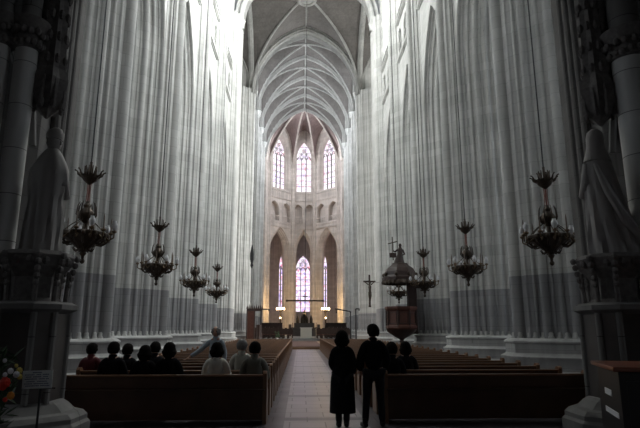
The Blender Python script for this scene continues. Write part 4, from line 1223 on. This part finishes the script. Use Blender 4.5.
person((-2.36, 12.42, 0), PI - .1, gp, 'man in a blue grey shirt standing among the pews facing the seated group', BLUEC, JEANS, HAIRG, scale=.94, bald=True)

SEAT = {1: PY + .26, 2: PY + 1.26}
def sit(px, row, label, top, hair, **k):
    x = -.45 + (px - 300.2) / 530 * (SEAT[row] * .975 - .1)
    person((x, SEAT[row], 0), k.pop('rz', 0.0), SIT, label, top, JEANS, hair, **k)
sit(94, 2, 'seated person in a dark red coat by the outer end of the pews', REDC, HAIRD, scale=.97, bulk=1.6)
sit(115, 1, 'seated person in black with a tall dark head beside the one in red', BLACKC, HAIRD, bulk=2.0, scale=1.01)
sit(129, 2, 'seated dark haired person partly hidden behind the tall headed one in black', DARKC, HAIRD, scale=.96, bulk=1.6)
sit(146, 1, 'seated person in a black coat in the middle of the dark group', BLACKC, HAIRD, bulk=2.0, scale=.96, longh=True)
sit(156, 2, 'seated dark coated person leaning close in the middle of the group', DARKC, HAIRD, bulk=1.6, scale=.99)
sit(170, 1, 'seated person with long dark hair nearest the guide in the dark group', BLACKC, HAIRD, bulk=2.0, scale=1.0, longh=True)
sit(217, 1, 'seated woman in a cream top before the man in the blue shirt', WHITEC, HAIRD, bulk=1.5, scale=1.0, longh=True)
sit(242, 2, 'seated grey haired person in a grey top between two dark heads', GREYC, HAIRG, bulk=1.5, scale=1.03)
sit(255, 1, 'seated dark haired person in an olive top next to the aisle', OLIVE, HAIRD, bulk=1.8, scale=1.01)
sit(393, 1, 'seated dark figure nearest the standing man in the front row', BLACKC, HAIRD, bulk=2.0, scale=1.0)
sit(407, 2, 'seated dark figure in the row before, farther from the standing man', DARKC, HAIRD, bulk=1.8, scale=.99, longh=True)

# ============================================================ COUNTER, FLOWERS, NOTICE
t = empty('display_counter', (3.02, 5.94, 0), -math.atan2(.4, 1.18), 'black counter with a red brown wooden top beside the statue pedestal', 'counter')
b = MB(); b.box(.03, 1.4, .03, 1.2, 0, 1.15); b.box(.0, 1.43, .0, 1.23, 0, .08); b.build('body', CBOX, t, bevel=.01)
b = MB(); b.box(-.03, 1.46, -.03, 1.26, 1.15, 1.20); b.build('counter_top', CTOP, t, bevel=.01)
b = MB(); b.box(.10, 1.30, .018, .03, .15, 1.05); b.build('front_panel', CBOX, t)
t2 = empty('leaflet', (3.02, 5.94, 0), -math.atan2(.4, 1.18), 'small white label stuck high on the side of the black counter', 'paper')
b = MB(); b.box(.02, .028, .45, .80, .84, .91); b.build('sheet', PAPER, t2)
t2 = empty('leaflet', (3.02, 5.94, 0), -math.atan2(.4, 1.18), 'long pale strip of paper low on the side of the black counter', 'paper')
b = MB(); b.box(.02, .028, .20, .85, .63, .69); b.build('sheet', PAPER, t2)

t = empty('notice_stand', (-3.22, 6.02, 0), .02, 'white printed notice on a slim dark stand beside the flowers', 'notice')
b = MB(); b.box(-.155, .155, -.006, .0, .99, 1.175); o = b.build('sheet', PAPER, t); o.rotation_euler = (0, -.03, 0)
b = MB()
for r, (z, segs) in enumerate(((1.150, [(-.05, .05)]), (1.128, [(-.13, -.03), (-.01, .04), (.055, .13)]), (1.106, [(-.12, -.06), (-.045, .05), (.06, .12)]), (1.084, [(-.13, .0), (.015, .08), (.09, .13)]),
                                (1.058, [(-.11, -.02), (.0, .1)]), (1.036, [(-.13, -.05), (-.035, .06), (.07, .12)]), (1.014, [(-.12, .02), (.035, .13)]))):
    for a, c in segs:
        x = a
        while x < c - .008: w_ = random.uniform(.007, .014); b.box(x, min(x + w_, c), -.008, -.006, z, z + .009); x += w_ + .004
b.build('printed_text', INK, o)
b = MB(); b.tube([(0, .02, .0), (0, .02, 1.05)], .012, 8); b.lathe([(.16, 0), (.15, .02), (.02, .03)], (0, .02, 0), 16); b.box(-.16, .16, .001, .012, .985, 1.0); b.build('pole', IRON, t)

t = empty('flower_bouquet', (-3.50, 5.65, 0), 0, 'large mixed bouquet with red, orange and white blooms before the stone pedestal', 'flowers')
b = MB(); b.lathe([(.16, 0), (.16, .04), (.10, .08), (.13, .3), (.17, .55), (.15, .66), (.17, .70), (.12, .70), (.10, .6)], (0, 0, 0), 20); b.build('vase', CARVED, t, smooth=True)
b = MB(); L_ = MB()
for k in range(150):
    a = random.uniform(0, 2 * PI); r = random.uniform(.02, .21); z = random.uniform(.66, 1.45) - r * .5
    c = Vector((r * math.cos(a), r * math.sin(a), z)); d = Vector((math.cos(a) * .6, math.sin(a) * .6, random.uniform(-.3, .9))).normalized(); sd_ = d.cross(Vector((0, 0, 1))).normalized()
    Ln = random.uniform(.07, .13); wdt = Ln * .25
    b.add([c - d * Ln, c + sd_ * wdt + Vector((0, 0, .01)), c + d * Ln, c - sd_ * wdt + Vector((0, 0, .01)), c - Vector((0, 0, .008))], [(0, 1, 4), (1, 2, 4), (2, 3, 4), (3, 0, 4), (0, 1, 2, 3)])
for k in range(14):
    a = 2 * PI * k / 14; b.tube([(0, 0, .6), (.1 * math.cos(a), .1 * math.sin(a), .85), (.2 * math.cos(a), .2 * math.sin(a), 1.1)], .005, 5)
b.build('foliage', LEAF, t)
def bloom(p, r, m, n=9):
    p = Vector((-.45 + (p[0] + .45) * .961, p[1], 1.62 - (1.62 - p[2]) * .961)); r *= 1.15
    b = MB(); p = p - Vector(t.location)
    for lay, (rr, zz, nn) in enumerate(((1.0, 0, n), (.65, .25, n - 2), (.3, .4, 4))):
        for k in range(nn):
            a = 2 * PI * k / nn + lay * .4; c = p + Vector((rr * r * .6 * math.cos(a), -zz * r * .9, rr * r * .6 * math.sin(a)))
            b.ball(c, (r * .34, r * .22, r * .34), 8, 6)
    o = b.build('bloom', m, t, smooth=True)
    b = MB(); b.tube([p + Vector((0, .01, 0)), p * .6 + Vector((0, 0, .33)), (0, 0, .66)], .004, 5); b.build('stem', LEAF, o)
bloom((-3.37, 5.38, 1.09), .05, REDF); bloom((-3.40, 5.40, 1.05), .035, REDF)
bloom((-3.31, 5.40, .965), .035, ORANGEF); bloom((-3.35, 5.38, .93), .022, REDF)
bloom((-3.34, 5.40, 1.20), .028, WHITEF); bloom((-3.29, 5.42, 1.165), .03, WHITEF); bloom((-3.39, 5.40, 1.165), .022, WHITEF)
bloom((-3.28, 5.45, 1.20), .03, YELLOWF); bloom((-3.27, 5.45, 1.14), .026, YELLOWF); bloom((-3.30, 5.42, 1.25), .018, YELLOWF)
bloom((-3.42, 5.42, 1.3), .02, WHITEF)
